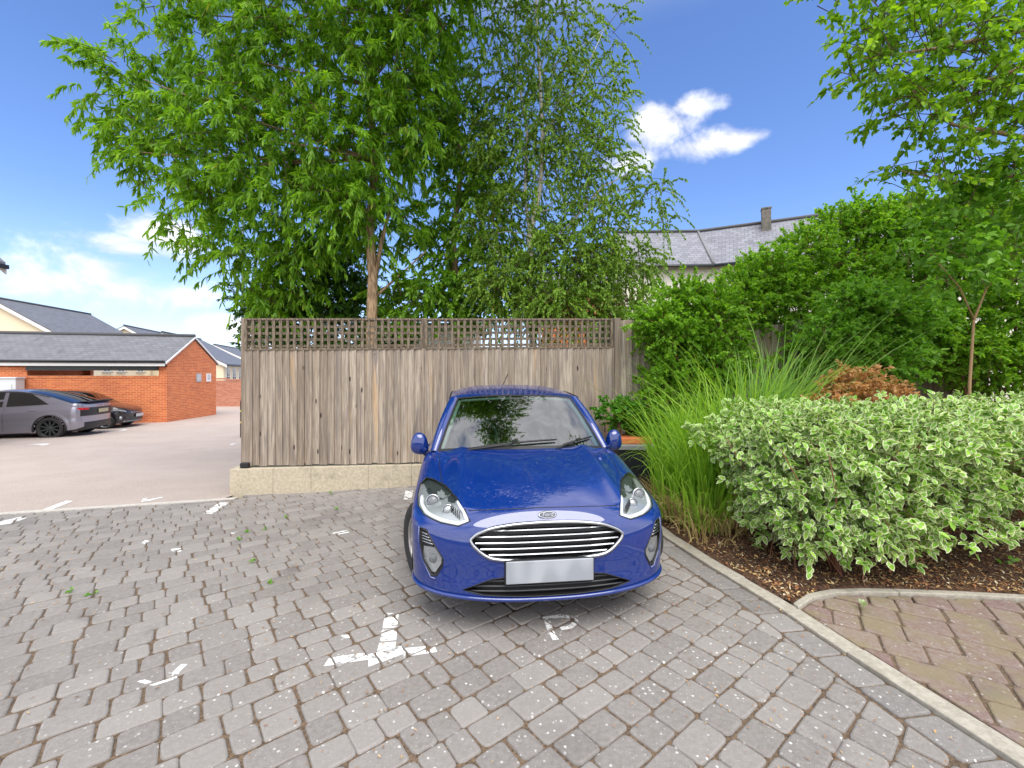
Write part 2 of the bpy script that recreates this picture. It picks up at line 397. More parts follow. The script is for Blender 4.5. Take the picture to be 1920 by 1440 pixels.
# asphalt car park
mb = MB(); rows = []
xa = [-70,-50,-35,-25,-20,-15,-12,-10,-8.5,-7,-6,-5.5,-5,-4.5,-4.2,-3.95]
tt = [0,.3,.7,1.2,2,3,4,5.5,7,8,10,14,20,30,45,70]
mb.grid([[(x, bound(x)+t, zg(x, bound(x)+t)) for x in xa] for t in tt], smooth=False)
xa2 = [-3.95,-3.2,-2.5,-1.5,-.5]
mb.grid([[(x, y, zg(x, y)) for x in xa2] for y in [12,14,20,30,45,76]], smooth=False)
struct('car_park_asphalt', mb, M_asph)
# joint soil sheet under the pavers
mb = MB(); rows = []
for ky in range(-8, 34):
    rows.append([(x, min(ky*.25, bound(x)), zg(x, min(ky*.25, bound(x)))-.009) for x in [-14,-11,-9,-7,-6,-5,-4.5,-3.9,-3,-2.5,-2,-1.5,-1,-.5,0,.5,1,2,3,5,9]])
mb.grid(rows, smooth=False)
struct('paving_bed', mb, M_joint)

# right-hand kerb line (paving side), from far to near
KP = [Vector((1.22,6.9)), Vector((1.36,5.4)), Vector((1.475,4.25)), Vector((1.62,3.55)), Vector((1.79,2.93)), Vector((1.91,2.30)), Vector((2.03,1.78)), Vector((2.18,1.0)), Vector((2.35,0.)), Vector((2.6,-1.5))]
def offset(pl, d):
    out = []
    for i, p in enumerate(pl):
        t = (pl[min(i+1, len(pl)-1)]-pl[max(i-1, 0)]).normalized(); out.append(p+Vector((-t.y, t.x))*d)
    return out
KB = offset(KP, .115)                            # bed side of kerb (x larger)
if KB[0].x < KP[0].x: KB = offset(KP, -.115)
def off(d): return offset(KP, d) if offset(KP, 1)[0].x > KP[0].x else offset(KP, -d)
def clip(poly, p, n):
    """keep side where (q-p).n >= 0; poly of 2d Vectors"""
    out = []; L = len(poly)
    for i in range(L):
        a, b_ = poly[i], poly[(i+1) % L]; da = (a-p).dot(n); db = (b_-p).dot(n)
        if da >= 0: out.append(a)
        if da*db < 0: out.append(a+(b_-a)*(da/(da-db)))
    return out
def area(poly): return .5*sum(poly[i].x*poly[(i+1) % len(poly)].y-poly[(i+1) % len(poly)].x*poly[i].y for i in range(len(poly)))
def shrink(poly, d):
    """inset a convex ccw polygon"""
    q = poly
    for i in range(len(poly)):
        a, b_ = poly[i], poly[(i+1) % len(poly)]
        e = b_-a
        if e.length < 1e-5: continue
        n = Vector((-e.y, e.x)).normalized(); q = clip(q, a+n*d, n)
        if len(q) < 3: return []
    r = [q[0]]
    for v in q[1:]:
        if (v-r[-1]).length > 1e-4: r.append(v)
    return r
paintpolys = []                                  # filled below: convex 2d polys
paint_mb = {}
def pave_block(mb, poly, gap, tint, z0=0., rnd=.023, tilt=.0020, paint=True, thick=.05):
    if len(poly) < 3: return
    if area(poly) < 0: poly = poly[::-1]
    base = shrink(poly, gap)
    if len(base) < 3 or abs(area(base)) < .0012: return
    # round the plan corners
    def rounded(pl, r):
        out = []
        n = len(pl)
        for i in range(n):
            p, a, c = pl[i], pl[i-1], pl[(i+1) % n]
            la, lc = (a-p).length, (c-p).length; rr = min(r, la*.4, lc*.4)*random.uniform(.6, 1.3)
            p1 = p+(a-p).normalized()*rr; p2 = p+(c-p).normalized()*rr
            out += [p1, (p1+p2+p*1.4)/3.4, p2]
        return out
    o = rounded(base, rnd)
    cx = sum((p.x for p in o))/len(o); cy = sum((p.y for p in o))/len(o); cc = Vector((cx, cy))
    dz_ = random.uniform(-.0035, .0035); tx, ty = random.uniform(-tilt, tilt)*6, random.uniform(-tilt, tilt)*6
    def zz(p): return zg(p.x, p.y)+z0+dz_+tx*(p.x-cx)+ty*(p.y-cy)
    n = len(o)
    def ring(d, dz2):
        out = []
        for p in o:
            v = p-cc; L = v.length; q = cc+v*max(.2, (L-d)/L); out.append((q.x, q.y, zz(p)+dz2))
        return out
    vs = ring(0, -thick)+ring(0, -.009)+ring(.004, -.0028)+ring(.012, 0)
    fs = []
    for r in range(3):
        for k in range(n): fs.append((r*n+k, r*n+(k+1) % n, (r+1)*n+(k+1) % n, (r+1)*n+k))
    fs.append(tuple(range(3*n, 4*n)))
    mb.add(vs, fs, tint, 0, False)
    # worn paint lying on the block tops
    if paint:
        top = [Vector((v[0], v[1])) for v in vs[2*n:3*n]]
        for key, pp in paintpolys:
            q = list(top)
            for i in range(len(pp)):
                e = pp[(i+1) % len(pp)]-pp[i]; nn = Vector((-e.y, e.x)); q = clip(q, pp[i], nn)
                if len(q) < 3: break
            if len(q) >= 3 and abs(area(q)) > 1e-5:
                paint_mb.setdefault(key, MB()).add([(v.x, v.y, zz(v)+.0015) for v in q], [tuple(range(len(q)))])
def gpoly(*pts):
    p = [G(x, y).to_2d() for x, y in pts]
    return p if area(p) > 0 else p[::-1]
def strip_(key, pts, w):
    """thick polyline as convex quads, pts in ground coords"""
    for a, b_ in zip(pts[:-1], pts[1:]):
        e = (b_-a).normalized(); n = Vector((-e.y, e.x))*w/2; a2 = a-e*w*.1; b2 = b_+e*w*.1
        p = [a2-n, b2-n, b2+n, a2+n]; paintpolys.append((key, p if area(p) > 0 else p[::-1]))
g2 = lambda x, y: G(x, y).to_2d()
# the painted marks (traced on the ground)
paintpolys.append(('bay', gpoly((722,1150),(748,1150),(745,1176),(717,1178))))
paintpolys.append(('bay', gpoly((716,1180),(745,1178),(743,1200),(712,1203))))
paintpolys.append(('bay', gpoly((711,1205),(743,1203),(740,1222),(706,1224))))
paintpolys.append(('bay', gpoly((618,1233),(690,1224),(694,1238),(606,1250))))
paintpolys.append(('bay', gpoly((692,1228),(752,1212),(760,1226),(690,1252))))
paintpolys.append(('bay', gpoly((760,1215),(815,1210),(820,1222),(756,1232))))
cs = [(1020,1161),(1050,1156),(1072,1158),(1080,1166),(1070,1175),(1052,1178)]
strip_('letter', [g2(*c) for c in cs], .036)
strip_('letter', [g2(1024,1160), g2(1031,1180), g2(1042,1200)], .038)
strip_('numeral', [g2(262,1277), g2(290,1283), g2(325,1272)], .022)
strip_('numeral', [g2(328,1262), g2(345,1246)], .034)
strip_('numeral', [g2(325,1272), g2(330,1262)], .03)
paintpolys.append(('dash', gpoly((380,963),(398,964),(430,942),(414,941))))
paintpolys.append(('edge', gpoly((0,985),(0,978),(38,969),(50,971),(20,982))))
paintpolys.append(('corner', gpoly((757,937),(772,937),(775,920),(760,920))))
for q, k in zip([((265,1018),(272,1012),(280,1014),(272,1021)),((320,1030),(345,1028),(338,1034),(322,1034)),((428,1000),(445,997),(438,1002)),((622,1000),(650,994),(655,998),(630,1003)),((640,1192),(660,1190),(656,1197),(642,1198))], 'abcde'):
    paintpolys.append(('fleck'+k, gpoly(*q)))

# left yard pavers : tumbled courses laid diagonally, kerb-aligned border course
mb = MB(); TH = R(38); ex = Vector((math.cos(TH), math.sin(TH))); ey = Vector((-ex.y, ex.x)); CH = .152
K210 = off(-.20)
def near_filter(c):
    if c.y < -1.2 or c.x < -9.5: return False
    return True
kc = [[] for _ in KP]
for r in range(-70, 70):
    s = -12.+random.random()*.2
    while s < 9:
        L = random.choice([.12, .15, .17, .19, .23])*random.uniform(.97, 1.03)
        o = ex*s+ey*(r*CH)
        wob = [Vector((random.uniform(-.006, .006), random.uniform(-.006, .006))) for _ in range(4)]
        q = [o+wob[0], o+ex*L+wob[1], o+ex*L+ey*CH+wob[2], o+ey*CH+wob[3]]
        s += L
        c = (q[0]+q[2])/2
        if c.y < -1.3 or c.y > 7.3 or c.x < -10.5 or c.x > 2.8: continue
        if c.y > bound(c.x)+.25: continue
        # clip to the yard outline
        ok = True
        for i in range(len(K210)-1):
            a, b_ = K210[i], K210[i+1]
            if min(a.y, b_.y)-.25 <= c.y <= max(a.y, b_.y)+.25:
                e = (b_-a).normalized(); n = Vector((e.y, -e.x))
                if n.x > 0: n = -n
                q = clip(q, a, n)
                if len(q) < 3: ok = False; break
        if not ok: continue
        by = bound(c.x)
        sl_ = (bound(c.x+.2)-bound(c.x-.2))/.4; n = Vector((sl_, -1)).normalized()
        q = clip(q, Vector((c.x, by-.015)), n)
        if len(q) < 3: continue
        # joint gap and tint drawn at random for each block
        pave_block(mb, q, random.choice([.002, .003, .0035, .005]), random.random()**1.2)
# border course along the kerb
def along(pl, s):
    for a, b_ in zip(pl[:-1], pl[1:]):
        L = (b_-a).length
        if s <= L: return a+(b_-a)*(s/L)
        s -= L
    return pl[-1]
Ltot = sum((b_-a).length for a, b_ in zip(KP[:-1], KP[1:]))
mbe = MB(); s = .0; A = off(-.195); B = off(-.004)
LA = sum((b_-a).length for a, b_ in zip(A[:-1], A[1:])); LB = sum((b_-a).length for a, b_ in zip(B[:-1], B[1:]))
while s < 8.2:
    L = random.choice([.2, .24, .17])
    q = [along(A, s/8.5*LA), along(A, (s+L)/8.5*LA), along(B, (s+L)/8.5*LB), along(B, s/8.5*LB)]
    pave_block(mbe, q, .004, random.random(), 0)
    s += L
o = struct('paved_yard', mb, M_paver)
struct('paving_border', mbe, M_paver_edge)
# painted marks as things
PL = {'bay': ('painted_bay_mark', 'broken white painted T mark on the grey paving in front of the blue car', 'road marking', 1),
      'letter': ('painted_letter', 'worn white letter P painted on the paving below the bumper of the blue car', 'road marking', 1),
      'numeral': ('painted_numeral', 'almost worn away white curved numeral on the paving at the lower left', 'road marking', 1),
      'dash': ('painted_dash', 'short white painted dash on paving by the left end of the stone plinth', 'road marking', 1),
      'edge': ('painted_dash', 'short white painted dash on the paving at the left edge of the photo', 'road marking', 1),
      'corner': ('painted_dash', 'small white painted patch on the paving behind the blue car by the plinth', 'road marking', 1),
      'flecka': ('paint_fleck', 'white paint fleck farthest to the left on the paving between dash and car', 'road marking', 1),
      'fleckb': ('paint_fleck', 'white paint fleck on the paving, second from the left of the scattered flecks', 'road marking', 1),
      'fleckc': ('paint_fleck', 'small three-cornered white paint fleck on paving below the dash by the plinth', 'road marking', 1),
      'fleckd': ('paint_fleck', 'worn pale paint fleck on the paving nearest the left wheel of the blue car', 'road marking', 1),
      'flecke': ('paint_fleck', 'worn paint fleck just left of the upright of the T mark', 'road marking', 1)}
for k, m_ in paint_mb.items():
    n_, l_, c_, _ = PL[k]; tag(m_.build(n_, M_paint), l_, c_)
# asphalt markings
def asph_mark(name, label, pts):
    m_ = MB(); P3 = [G(*q) for q in pts]; P3 = P3 if area([p.to_2d() for p in P3]) > 0 else P3[::-1]
    m_.add([(p.x, p.y, p.z+.005) for p in P3], [tuple(range(len(P3)))]); tag(m_.build(name, M_paint), label, 'road marking')
asph_mark('painted_bay_line', 'short white painted line on the asphalt beyond the kerb strip at far left', [(80,956),(95,957),(138,940),(124,939)])
asph_mark('painted_bay_line', 'small white hooked mark on asphalt just beyond the middle of the kerb strip', [(264,942),(268,936),(276,934),(275,938),(304,932),(305,934),(275,941)])
asph_mark('painted_bay_line', 'white painted line on asphalt behind the rear bumper of the grey car', [(118,824.5),(150,820),(156,821.5),(126,826)])
asph_mark('painted_bay_line', 'white painted line on asphalt in front of the black hatchback', [(190,814),(233,805),(240,806),(200,816)])
asph_mark('painted_bay_line', 'pale painted line on asphalt in front of the grey car', [(50,833.5),(88,831.5),(96,832.5),(80,836),(76,834.5)])
asph_mark('painted_bay_line', 'white painted line on asphalt beside the foot of the dark lamp post', [(430,834),(435,835),(452,828),(448,827)])

# flush kerb strip between asphalt and paving
mb = MB(); xs_ = [-12.+i*.6 for i in range(14)]+[K1.x-.02]
for i in range(len(xs_)-1):
    a, b_ = xs_[i], xs_[i+1]-.006
    A_ = [(a, bound(a)-.01), (b_, bound(b_)-.01), (b_, bound(b_)+.10), (a, bound(a)+.10)]
    mb.prism([(x, y, zg(x, y)-.1) for x, y in A_], (0, 0, .108))
struct('kerb_strip', mb, M_strip)
# right kerb
def kerb(name, P, Q, top, n0=0.9):
    mb = MB(); L1 = sum((b_-a).length for a, b_ in zip(P[:-1], P[1:])); L2 = sum((b_-a).length for a, b_ in zip(Q[:-1], Q[1:])); s = 0
    while s < L1-.01:
        e = min(s+n0, L1); k = 4; ps = [along(P, s+(e-.004-s)*i/k) for i in range(k+1)]; qs = [along(Q, (s+(e-.004-s)*i/k)/L1*L2) for i in range(k+1)]
        poly = ps+qs[::-1]; j = random.uniform(-.003, .003)
        n = len(poly); vs = [(p.x, p.y, zg(p.x, p.y)-.12) for p in poly]+[(p.x, p.y, zg(p.x, p.y)+top+j) for p in poly]
        mb.add(vs, [tuple(range(n, 2*n))]+[(i, (i+1) % n, n+(i+1) % n, n+i) for i in range(n)]); s = e
    o = struct(name, mb, M_kerb, fix=False, bevel=.006); return o
kerb('kerb', KP, KB, .016)
# path edging curving right
E0 = [Vector(q) for q in ((1.90,2.90),(2.10,3.04),(2.32,3.10),(2.6,3.11),(3.2,3.06),(4.0,2.96),(5.0,2.75),(7,2.2))]
E1 = [p+Vector((.0, .055)) for p in E0]
kerb('path_edging', E0, E1, .03, .9)
# path pavers (right of the kerb, near side of the edging)
mb = MB(); TH2 = R(-32); ex = Vector((math.cos(TH2), math.sin(TH2))); ey = Vector((-ex.y, ex.x)); CH = .20
KBn = off(.122)
for r in range(-40, 60):
    s = -6.+random.random()*.2
    while s < 12:
        L = random.choice([.20, .30, .15, .24])
        o = ex*s+ey*(r*CH); q = [o, o+ex*L, o+ex*L+ey*CH, o+ey*CH]; q = [p+Vector((random.uniform(-.006, .006), random.uniform(-.006, .006))) for p in q]; s += L
        c = (q[0]+q[2])/2
        if c.x < 1.5 or c.x > 7 or c.y > 3.3 or c.y < -1: continue
        ok = True
        for pl, sgn in ((KBn, 1), (E0, -1)):
            for i in range(len(pl)-1):
                a, b_ = pl[i], pl[i+1]
                cond = (min(a.y, b_.y)-.3 <= c.y <= max(a.y, b_.y)+.3) if sgn == 1 else (min(a.x, b_.x)-.3 <= c.x <= max(a.x, b_.x)+.3)
                if not cond: continue
                e = (b_-a).normalized(); n = Vector((e.y, -e.x))
                if sgn == 1 and n.x < 0: n = -n
                if sgn == -1 and n.y > 0: n = -n
                q = clip(q, a+n*.004, n)
                if len(q) < 3: ok = False; break
            if not ok: break
        if ok: pave_block(mb, q, .005, random.random(), .012, rnd=.02, tilt=.002, paint=False)
struct('garden_path', mb, M_paver_path)

# planting bed
def bedz(x, y): return zg(x, y)+.03+.10*sm((y-3.0)/1.6)*sm((x-1.45)/.8)+.012*math.sin(x*7+y*3)+.01*math.sin(y*11-x*5)
def kb_x(y):
    for a, b_ in zip(KB[:-1], KB[1:]):
        if b_.y <= y <= a.y: return a.x+(b_.x-a.x)*(y-a.y)/(b_.y-a.y)
    return KB[0].x if y > KB[0].y else KB[-1].x
def e_y(x):
    if x < E1[0].x: return E1[0].y-.1
    for a, b_ in zip(E1[:-1], E1[1:]):
        if a.x <= x <= b_.x: return a.y+(b_.y-a.y)*(x-a.x)/(b_.x-a.x)
    return E1[-1].y
mb = MB(); mb.grid([[(kb_x(y)-.03+u*u*6, y, .003) for u in (0, .2, .4, .6, .8, 1)] for y in (-1.5, -.7, 0, .5, 1, 1.4, 1.78, 2.04, 2.3, 2.6, 2.93, 3.0)], smooth=False)
struct('path_bed', mb, M_joint)
mb = MB(); rows = []
for iy in range(0, 60):
    rw = []
    for ix in range(0, 60):
        u = ix/59; v = iy/59; y = 2.7+v*6.3; x = kb_x(min(y, 6.9))-.01+u**1.5*11
        lo = e_y(x); y2 = lo+(9-lo)*v**1.3
        x2 = kb_x(min(y2, 6.9))-.01+u**1.5*11
        rw.append((x2, y2, bedz(x2, y2)-(.02 if u == 0 or v == 0 else 0)))
    rows.append(rw)
mb.grid(rows, smooth=True)
def f_mulch(b, p):
    v = pos(b); a = b.noise(v, 45, 5, .7); c = b.vor(v, 70).outputs['Distance']
    col = b.mix(b.ramp(a, .35, .68), (.035, .020, .012), (.17, .085, .045)); b.put(p.inputs['Base Color'], col); bump(b, p, a, .02)
M_mulch = mat('bark_mulch', rough=.95, fn=f_mulch)
struct('planting_bed', mb, M_mulch)
def chips(name, n, region, zf, size, cols_mat, label, cat, flat=.35):
    P = np.array([region() for _ in range(n)]); z = np.array([zf(x, y) for x, y in P])
    c = np.column_stack([P, z+.006]); a = rng.uniform(0, 2*math.pi, n); L = rng.uniform(size[0], size[1], n); w = L*rng.uniform(.12, .4, n)
    tilt = rng.normal(0, flat, n)
    d = np.column_stack([np.cos(a)*np.cos(tilt), np.sin(a)*np.cos(tilt), np.sin(tilt)])*L[:, None]
    e = np.column_stack([-np.sin(a), np.cos(a), rng.normal(0, .3, n)])*w[:, None]
    up = np.array([0, 0, .004])
    v = np.stack([c-d, c-e+up, c+d, c+e+up], 1).reshape(-1, 3)
    me = mesh_arrays(name, v, np.arange(4*n), np.full(n, 4), {'tint': rng.random(n)})
    return tag(link(name, me, cols_mat), label, cat, kind='stuff')
def f_chip(b, p):
    t = attr(b)
    r = b.n('ShaderNodeValToRGB', i_0=t); cr = r.color_ramp; cr.interpolation = 'CONSTANT'
    cols = [(0,(.05,.025,.015)),(.2,(.16,.065,.03)),(.40,(.32,.14,.055)),(.58,(.46,.26,.11)),(.76,(.58,.42,.19)),(.92,(.68,.58,.40))]
    cr.elements[0].color = cols[0][1]+(1,); cr.elements[1].position = cols[1][0]; cr.elements[1].color = cols[1][1]+(1,)
    for p_, c_ in cols[2:]: e = cr.elements.new(p_); e.color = c_+(1,)
    b.put(p.inputs['Base Color'], r.outputs[0])
M_chip = mat('wood_chip', rough=.9, fn=f_chip)
def reg_bed():
    while True:
        y = 2.9+random.random()**1.4*3.2; x = 1.4+random.random()*4.6
        if x > kb_x(y)+.01 and y > e_y(x)+.01: return x, y
chips('bark_chips', 30000, reg_bed, bedz, (.007, .024), M_chip, 'loose bark chips and dead leaves covering the planting bed', 'bark mulch')
def reg_litter():
    while True:
        x = random.uniform(-5, 1.9); y = 1.3+random.random()**.9*4.8
        w = .35+.65*(x > 1.0)+.2*(y > 2.8)+.3*math.sin(x*3+y*2)
        if random.random() < w and x < kb_x(y)-.1 and y < bound(x)-.05: return x, y
def f_litter(b, p):
    b.put(p.inputs['Base Color'], b.mix(b.ramp(attr(b), .45, .9), (.30, .14, .05), (.55, .36, .15)))
M_litter = mat('leaf_litter', rough=.9, fn=f_litter)
chips('leaf_litter', 3800, reg_litter, lambda x, y: zg(x, y)+.001, (.004, .013), M_litter, 'tiny dry brown leaf scraps scattered over the grey paving', 'leaf litter', .15)

# ================================================================ FENCE
FY = lambda x: 6.3+.11*(x+3.865)
fdir = Vector((1, .11, 0)).normalized(); fn_ = Vector((fdir.y, -fdir.x, 0))   # fn_ points to the camera
FX0, FX1 = -3.865, 1.60
fence = thing('board_fence', 'weathered grey board fence with square trellis on top behind the blue car', 'fence', (FX0, FY(FX0), .25))
fl = (Vector((FX1, FY(FX1), 0))-Vector((FX0, FY(FX0), 0))).length
def ftop(s): return 1.668+.072*s/fl             # board top above the fence base
fence.rotation_euler = (0, 0, math.atan2(fdir.y, fdir.x))
def board_run(parent, s0, s1, top, bot=lambda s: 0., y0=0., step=.104, rnd=random):
    mb = MB(); s = s0
    while s < s1-.02:
        w = min(.125, s1-s); t = rnd.random(); a = rnd.uniform(-.004, .004); zt = top(s)+rnd.uniform(-.006, .006); zb = bot(s)+rnd.uniform(-.012, .008)
        # feather edge: thick on the right, thin on the left, overlapping the next
        yl, yr = y0-.004+rnd.uniform(-.002, .002), y0-.028+rnd.uniform(-.004, .004)
        vs = [(s, yl, zb), (s+w, yr, zb), (s+w, y0-.008, zb), (s, y0+.004, zb), (s+a, yl, zt), (s+w+a, yr, zt), (s+w+a, y0-.008, zt), (s+a, y0+.004, zt)]
        mb.add(vs, [(0,1,5,4),(1,2,6,5),(2,3,7,6),(3,0,4,7),(4,5,6,7),(3,2,1,0)], t)
        s += step*rnd.uniform(.93, 1.07)
    return mb
posts = [.0, fl*.465, fl]
for i in range(2):
    board_run(fence, posts[i]+(.0 if i == 0 else .0), posts[i+1]-.0, ftop).build('board_panel', M_wood, fence)
for s in posts:
    mb = MB(); h = ftop(s)+.46; mb.box2((s-.045, .012, -.45), (s+.045, .10, h-.0)); mb.build('post', M_wood, fence, bevel=.004)
mb = MB()
for z in (.22, .85, 1.45): mb.box2((0.05, .006, z), (fl-.05, .045, z+.075), .4)
mb.build('rail', M_wood, fence)
for i in range(2):
    a, c = posts[i]+.035, posts[i+1]-.035
    mb = MB(); n = int((c-a)/.0935); st = (c-a)/n
    for k in range(n+1):
        s = a+k*st; z0, z1 = ftop(s)+.01, ftop(s)+.445; w = .019
        mb.box2((s-w, -.026, z0), (s+w, -.004, z1), random.random())
    for k in range(5):
        zz = .05+k*.0935
        za, zb_ = ftop(a)+zz, ftop(c)+zz
        mb.add([(a, -.003, za-.018), (c, -.003, zb_-.018), (c, .018, zb_-.018), (a, .018, za-.018), (a, -.003, za+.018), (c, -.003, zb_+.018), (c, .018, zb_+.018), (a, .018, za+.018)],
               [(0,1,5,4),(1,2,6,5),(2,3,7,6),(3,0,4,7),(4,5,6,7),(3,2,1,0)], random.random())
    for zz in (.004, .44):
        za, zb_ = ftop(a)+zz, ftop(c)+zz
        mb.add([(a, -.03, za-.014), (c, -.03, zb_-.014), (c, .02, zb_-.014), (a, .02, za-.014), (a, -.03, za+.014), (c, -.03, zb_+.014), (c, .02, zb_+.014), (a, .02, za+.014)],
               [(0,1,5,4),(1,2,6,5),(2,3,7,6),(3,0,4,7),(4,5,6,7),(3,2,1,0)], random.random())
    mb.build('trellis_panel', M_trel, fence)
# taller plain fence running on to the right
f2 = thing('tall_board_fence', 'taller plain board fence to the right of the trellis, half hidden by shrubs', 'fence', (FX1+.06, FY(FX1+.06), 0))
f2.rotation_euler = (0, 0, R(3))
board_run(f2, 0, 6.2, lambda s: 2.42-.02*s, lambda s: -.05, .0).build('board_panel', M_wood, f2)
for s in (0, 1.1, 3.0, 4.8):
    mb = MB(); mb.box2((s-.05, -.0 if s else -.03, -.3), (s+.05, .09, 2.45)); mb.build('post', M_wood, f2, bevel=.004)

# stone plinth
pl = thing('stone_plinth', 'low buff stone plinth under the left fence', 'low wall', (0, 0, 0))
pa = Vector((-3.99, 6.18)); pdv = Vector((1, .115)).normalized(); L = 5.75; s = 0; pn = Vector((-pdv.y, pdv.x)); k = 0
mb = MB()
while s < L:
    w = [.58, .52, .80, .62, .9][k % 5]; k += 1; w = min(w, L-s)
    a = pa+pdv*s; b_ = pa+pdv*(s+w-.0025); z1 = .222
    poly = [a, b_, b_+pn*.34, a+pn*.34]
    mb.add([(p.x, p.y, -.5) for p in poly]+[(p.x, p.y, z1) for p in poly], [(0,1,5,4),(1,2,6,5),(2,3,7,6),(3,0,4,7),(4,5,6,7)], random.random())
    s += w
mb.build('block_course', M_plinth, pl, bevel=.004)
mb = MB(); a = pa+pn*.06+pdv*.02; b_ = pa+pdv*(L-.02)+pn*.06
mb.prism([(p.x, p.y, -.45) for p in (a, b_, b_+pn*.2, a+pn*.2)], (0, 0, .66)); mb.build('mortar_core', M_kerb, pl)
# black shoe at the fence corner
mb = MB(); mb.box((FX0+.04, FY(FX0)-.02, .262), (.12, .09, .075)); tag(mb.build('post_shoe', M_black, bevel=.012, fix=True), 'small black shoe at the bottom left corner of the fence', 'post shoe')

# ================================================================ LAMP POST
lp = Vector((-8.93, 14.5, zg(-8.93, 14.5)))
t = thing('lamp_post', 'slim dark green lamp post rising left of the fence into the tree', 'lamp post', lp)
mb = MB(); mb.lathe([(.0,0),(.075,0),(.075,1.15),(.07,1.22),(.0,1.24)], 16); mb.build('base', M_black, t)
mb = MB(); mb.lathe([(.042,1.2),(.040,4),(.034,7.4),(.0,7.42)], 14); mb.build('pole', M_green_post, t)
M_yel = mat('yellow_band', (.75,.68,.10), .6)
for z in (.48, .85): mb = MB(); mb.lathe([(.077, z), (.077, z+.05)], 16); mb.build('band', M_yel, t)
mb = MB(); mb.tube([(0,0,7.35),(.25,-.2,7.5),(.45,-.35,7.5)], .03); mb.box((.62,-.5,7.5),(.5,.22,.09), R(-39)); mb.build('lantern', M_dark, t, bevel=.01)

# ================================================================ BUILDINGS
def gable_house(name, label, loc, rz, W_, L_, eave, ridge, wallm, base=-.8, over=.25, windows=(), chimney=None, left_open=False):
    """local: ridge along +y from y=0 (near gable) to y=L_, width W_ centred on x"""
    t = thing(name, label, 'house', loc, rz); h = W_/2
    mb = MB(); mb.add([(-h,0,base),(h,0,base),(h,0,eave),(0,0,ridge),(-h,0,eave),(-h,L_,base),(h,L_,base),(h,L_,eave),(0,L_,ridge),(-h,L_,eave)],
        [(0,1,2,3,4),(9,8,7,6,5),(1,6,7,2),(5,0,4,9)]); mb.build('wall', wallm, t)
    sl_ = (ridge-eave)/h; e = .35; mb = MB(); d = .12
    for sg in (-1, 1):
        x1 = sg*(h+e); z1 = eave-sl_*e
        q = [(0,-over,ridge+.02),(x1,-over,z1+.02),(x1,L_+over,z1+.02),(0,L_+over,ridge+.02)]
        mb.prism(q if sg < 0 else q[::-1], (0,0,d))
    rf = mb.build('roof', M_slate, t)
    mb = MB(); mb.tube([(0,-over,ridge+.16),(0,L_+over,ridge+.16)], .09, 8); mb.build('ridge_tiles', mat_ridge, rf)
    for sg in (-1, 1):
        for yy in (-over-.03, L_+over):
            mb = MB(); x1 = sg*(h+e); z1 = eave-sl_*e
            mb.prism([(0,yy,ridge+.03),(x1,yy,z1+.03),(x1,yy,z1-.2),(0,yy,ridge-.2)], (0,.03,0)); mb.build('bargeboard', M_white, t)
        mb = MB(); mb.box((sg*(h+e+.05), L_/2, eave-sl_*e+.0), (.11, L_+2*over, .11)); mb.build('gutter', M_black if sg else M_black, t)
    for wx, wy, wz, ww, wh, side in windows:
        f = MB(); g = MB()
        if side == 'front':
            f.box((wx,-.01,wz),(ww+.12,.06,wh+.12)); g.box((wx,-.032,wz),(ww-.02,.02,wh-.02))
            bar = MB(); bar.box((wx,-.045,wz),(.07,.02,wh)); bar.box((wx,-.0451,wz),(ww,.016,.05)); sill = MB().box((wx,-.1,wz-wh/2-.1),(ww+.25,.2,.1))
        else:
            f.box((h+.01,wy,wz),(.06,ww+.12,wh+.12)); g.box((h+.032,wy,wz),(.02,ww-.02,wh-.02))
            bar = MB(); bar.box((h+.045,wy,wz),(.02,.07,wh)); bar.box((h+.045,wy,wz),(.016,ww,.05)); sill = MB().box((h+.1,wy,wz-wh/2-.1),(.2,ww+.25,.1))
        w_ = f.build('window', M_white, t); g.build('pane', M_glass_dark, w_); bar.build('glazing_bar', M_white, w_); sill.build('sill', M_kerb, w_)
    return t
mat_ridge = mat('ridge_tile', (.07,.07,.075), .7)
gable_house('house', 'cream house with long slate roof above the left end of the brick carport', (-35.6,30,-.6), R(11), 9.6, 8.6, 4.3, 7.25, M_cream,
            windows=[(0,3.06,2.95,.7,1.2,'side'),(0,4.69,2.95,.75,1.2,'side'),(0,7.1,2.95,.75,1.2,'side')])
gable_house('house', 'small cream gable and slate roof peeping over the middle of the carport roof', (-39.8,45,-.6), R(19), 9.4, 13, 4.1, 6.95, M_cream,
            windows=[(-2.1,0,2.2,1.0,1.4,'front'),(-.55,0,2.2,1.0,1.4,'front'),(1.6,0,2.2,1.0,1.4,'front')])
gable_house('house', 'cream house with tall side windows just right of the brick carport', (-31.9,40,-.6), R(17), 9.6, 8.6, 3.12, 5.8, M_cream,
            windows=[(0,1.2,1.9,.9,1.7,'side'),(0,3.1,1.9,.9,1.7,'side'),(0,5.2,1.9,.9,1.7,'side'),(0,7.2,1.9,.9,1.7,'side')])
gable_house('house', 'farthest cream house with white bargeboard beside the lamp post', (-40.8,60,-.6), R(17), 9.5, 14, 3.6, 6.0, M_cream,
            windows=[(2.5,0,1.8,1.2,1.3,'front')])
# eave of the house just outside the left edge
t = gable_house('house', 'corner of a slate roof jutting in at the extreme left edge', (-16.42,8.0,-.4), 0, 4.0, 3.9, 5.22, 6.9, M_cream)

# far brick wall
fw = thing('brick_wall', 'weathered orange brick garden wall at the far end of the car park', 'wall', (-20.5,28,-.6))
mb = MB(); mb.box2((0,0,-.2),(11,.24,1.72)); mb.build('wall', M_brick2, fw)
mb = MB()
for s, e, z in ((0,1.1,1.72),(1.1,2.2,1.78),(2.2,11,1.72)): mb.box2((s,-.03,z),(e-.003,.27,z+.09))
mb.build('coping', M_brick2, fw)

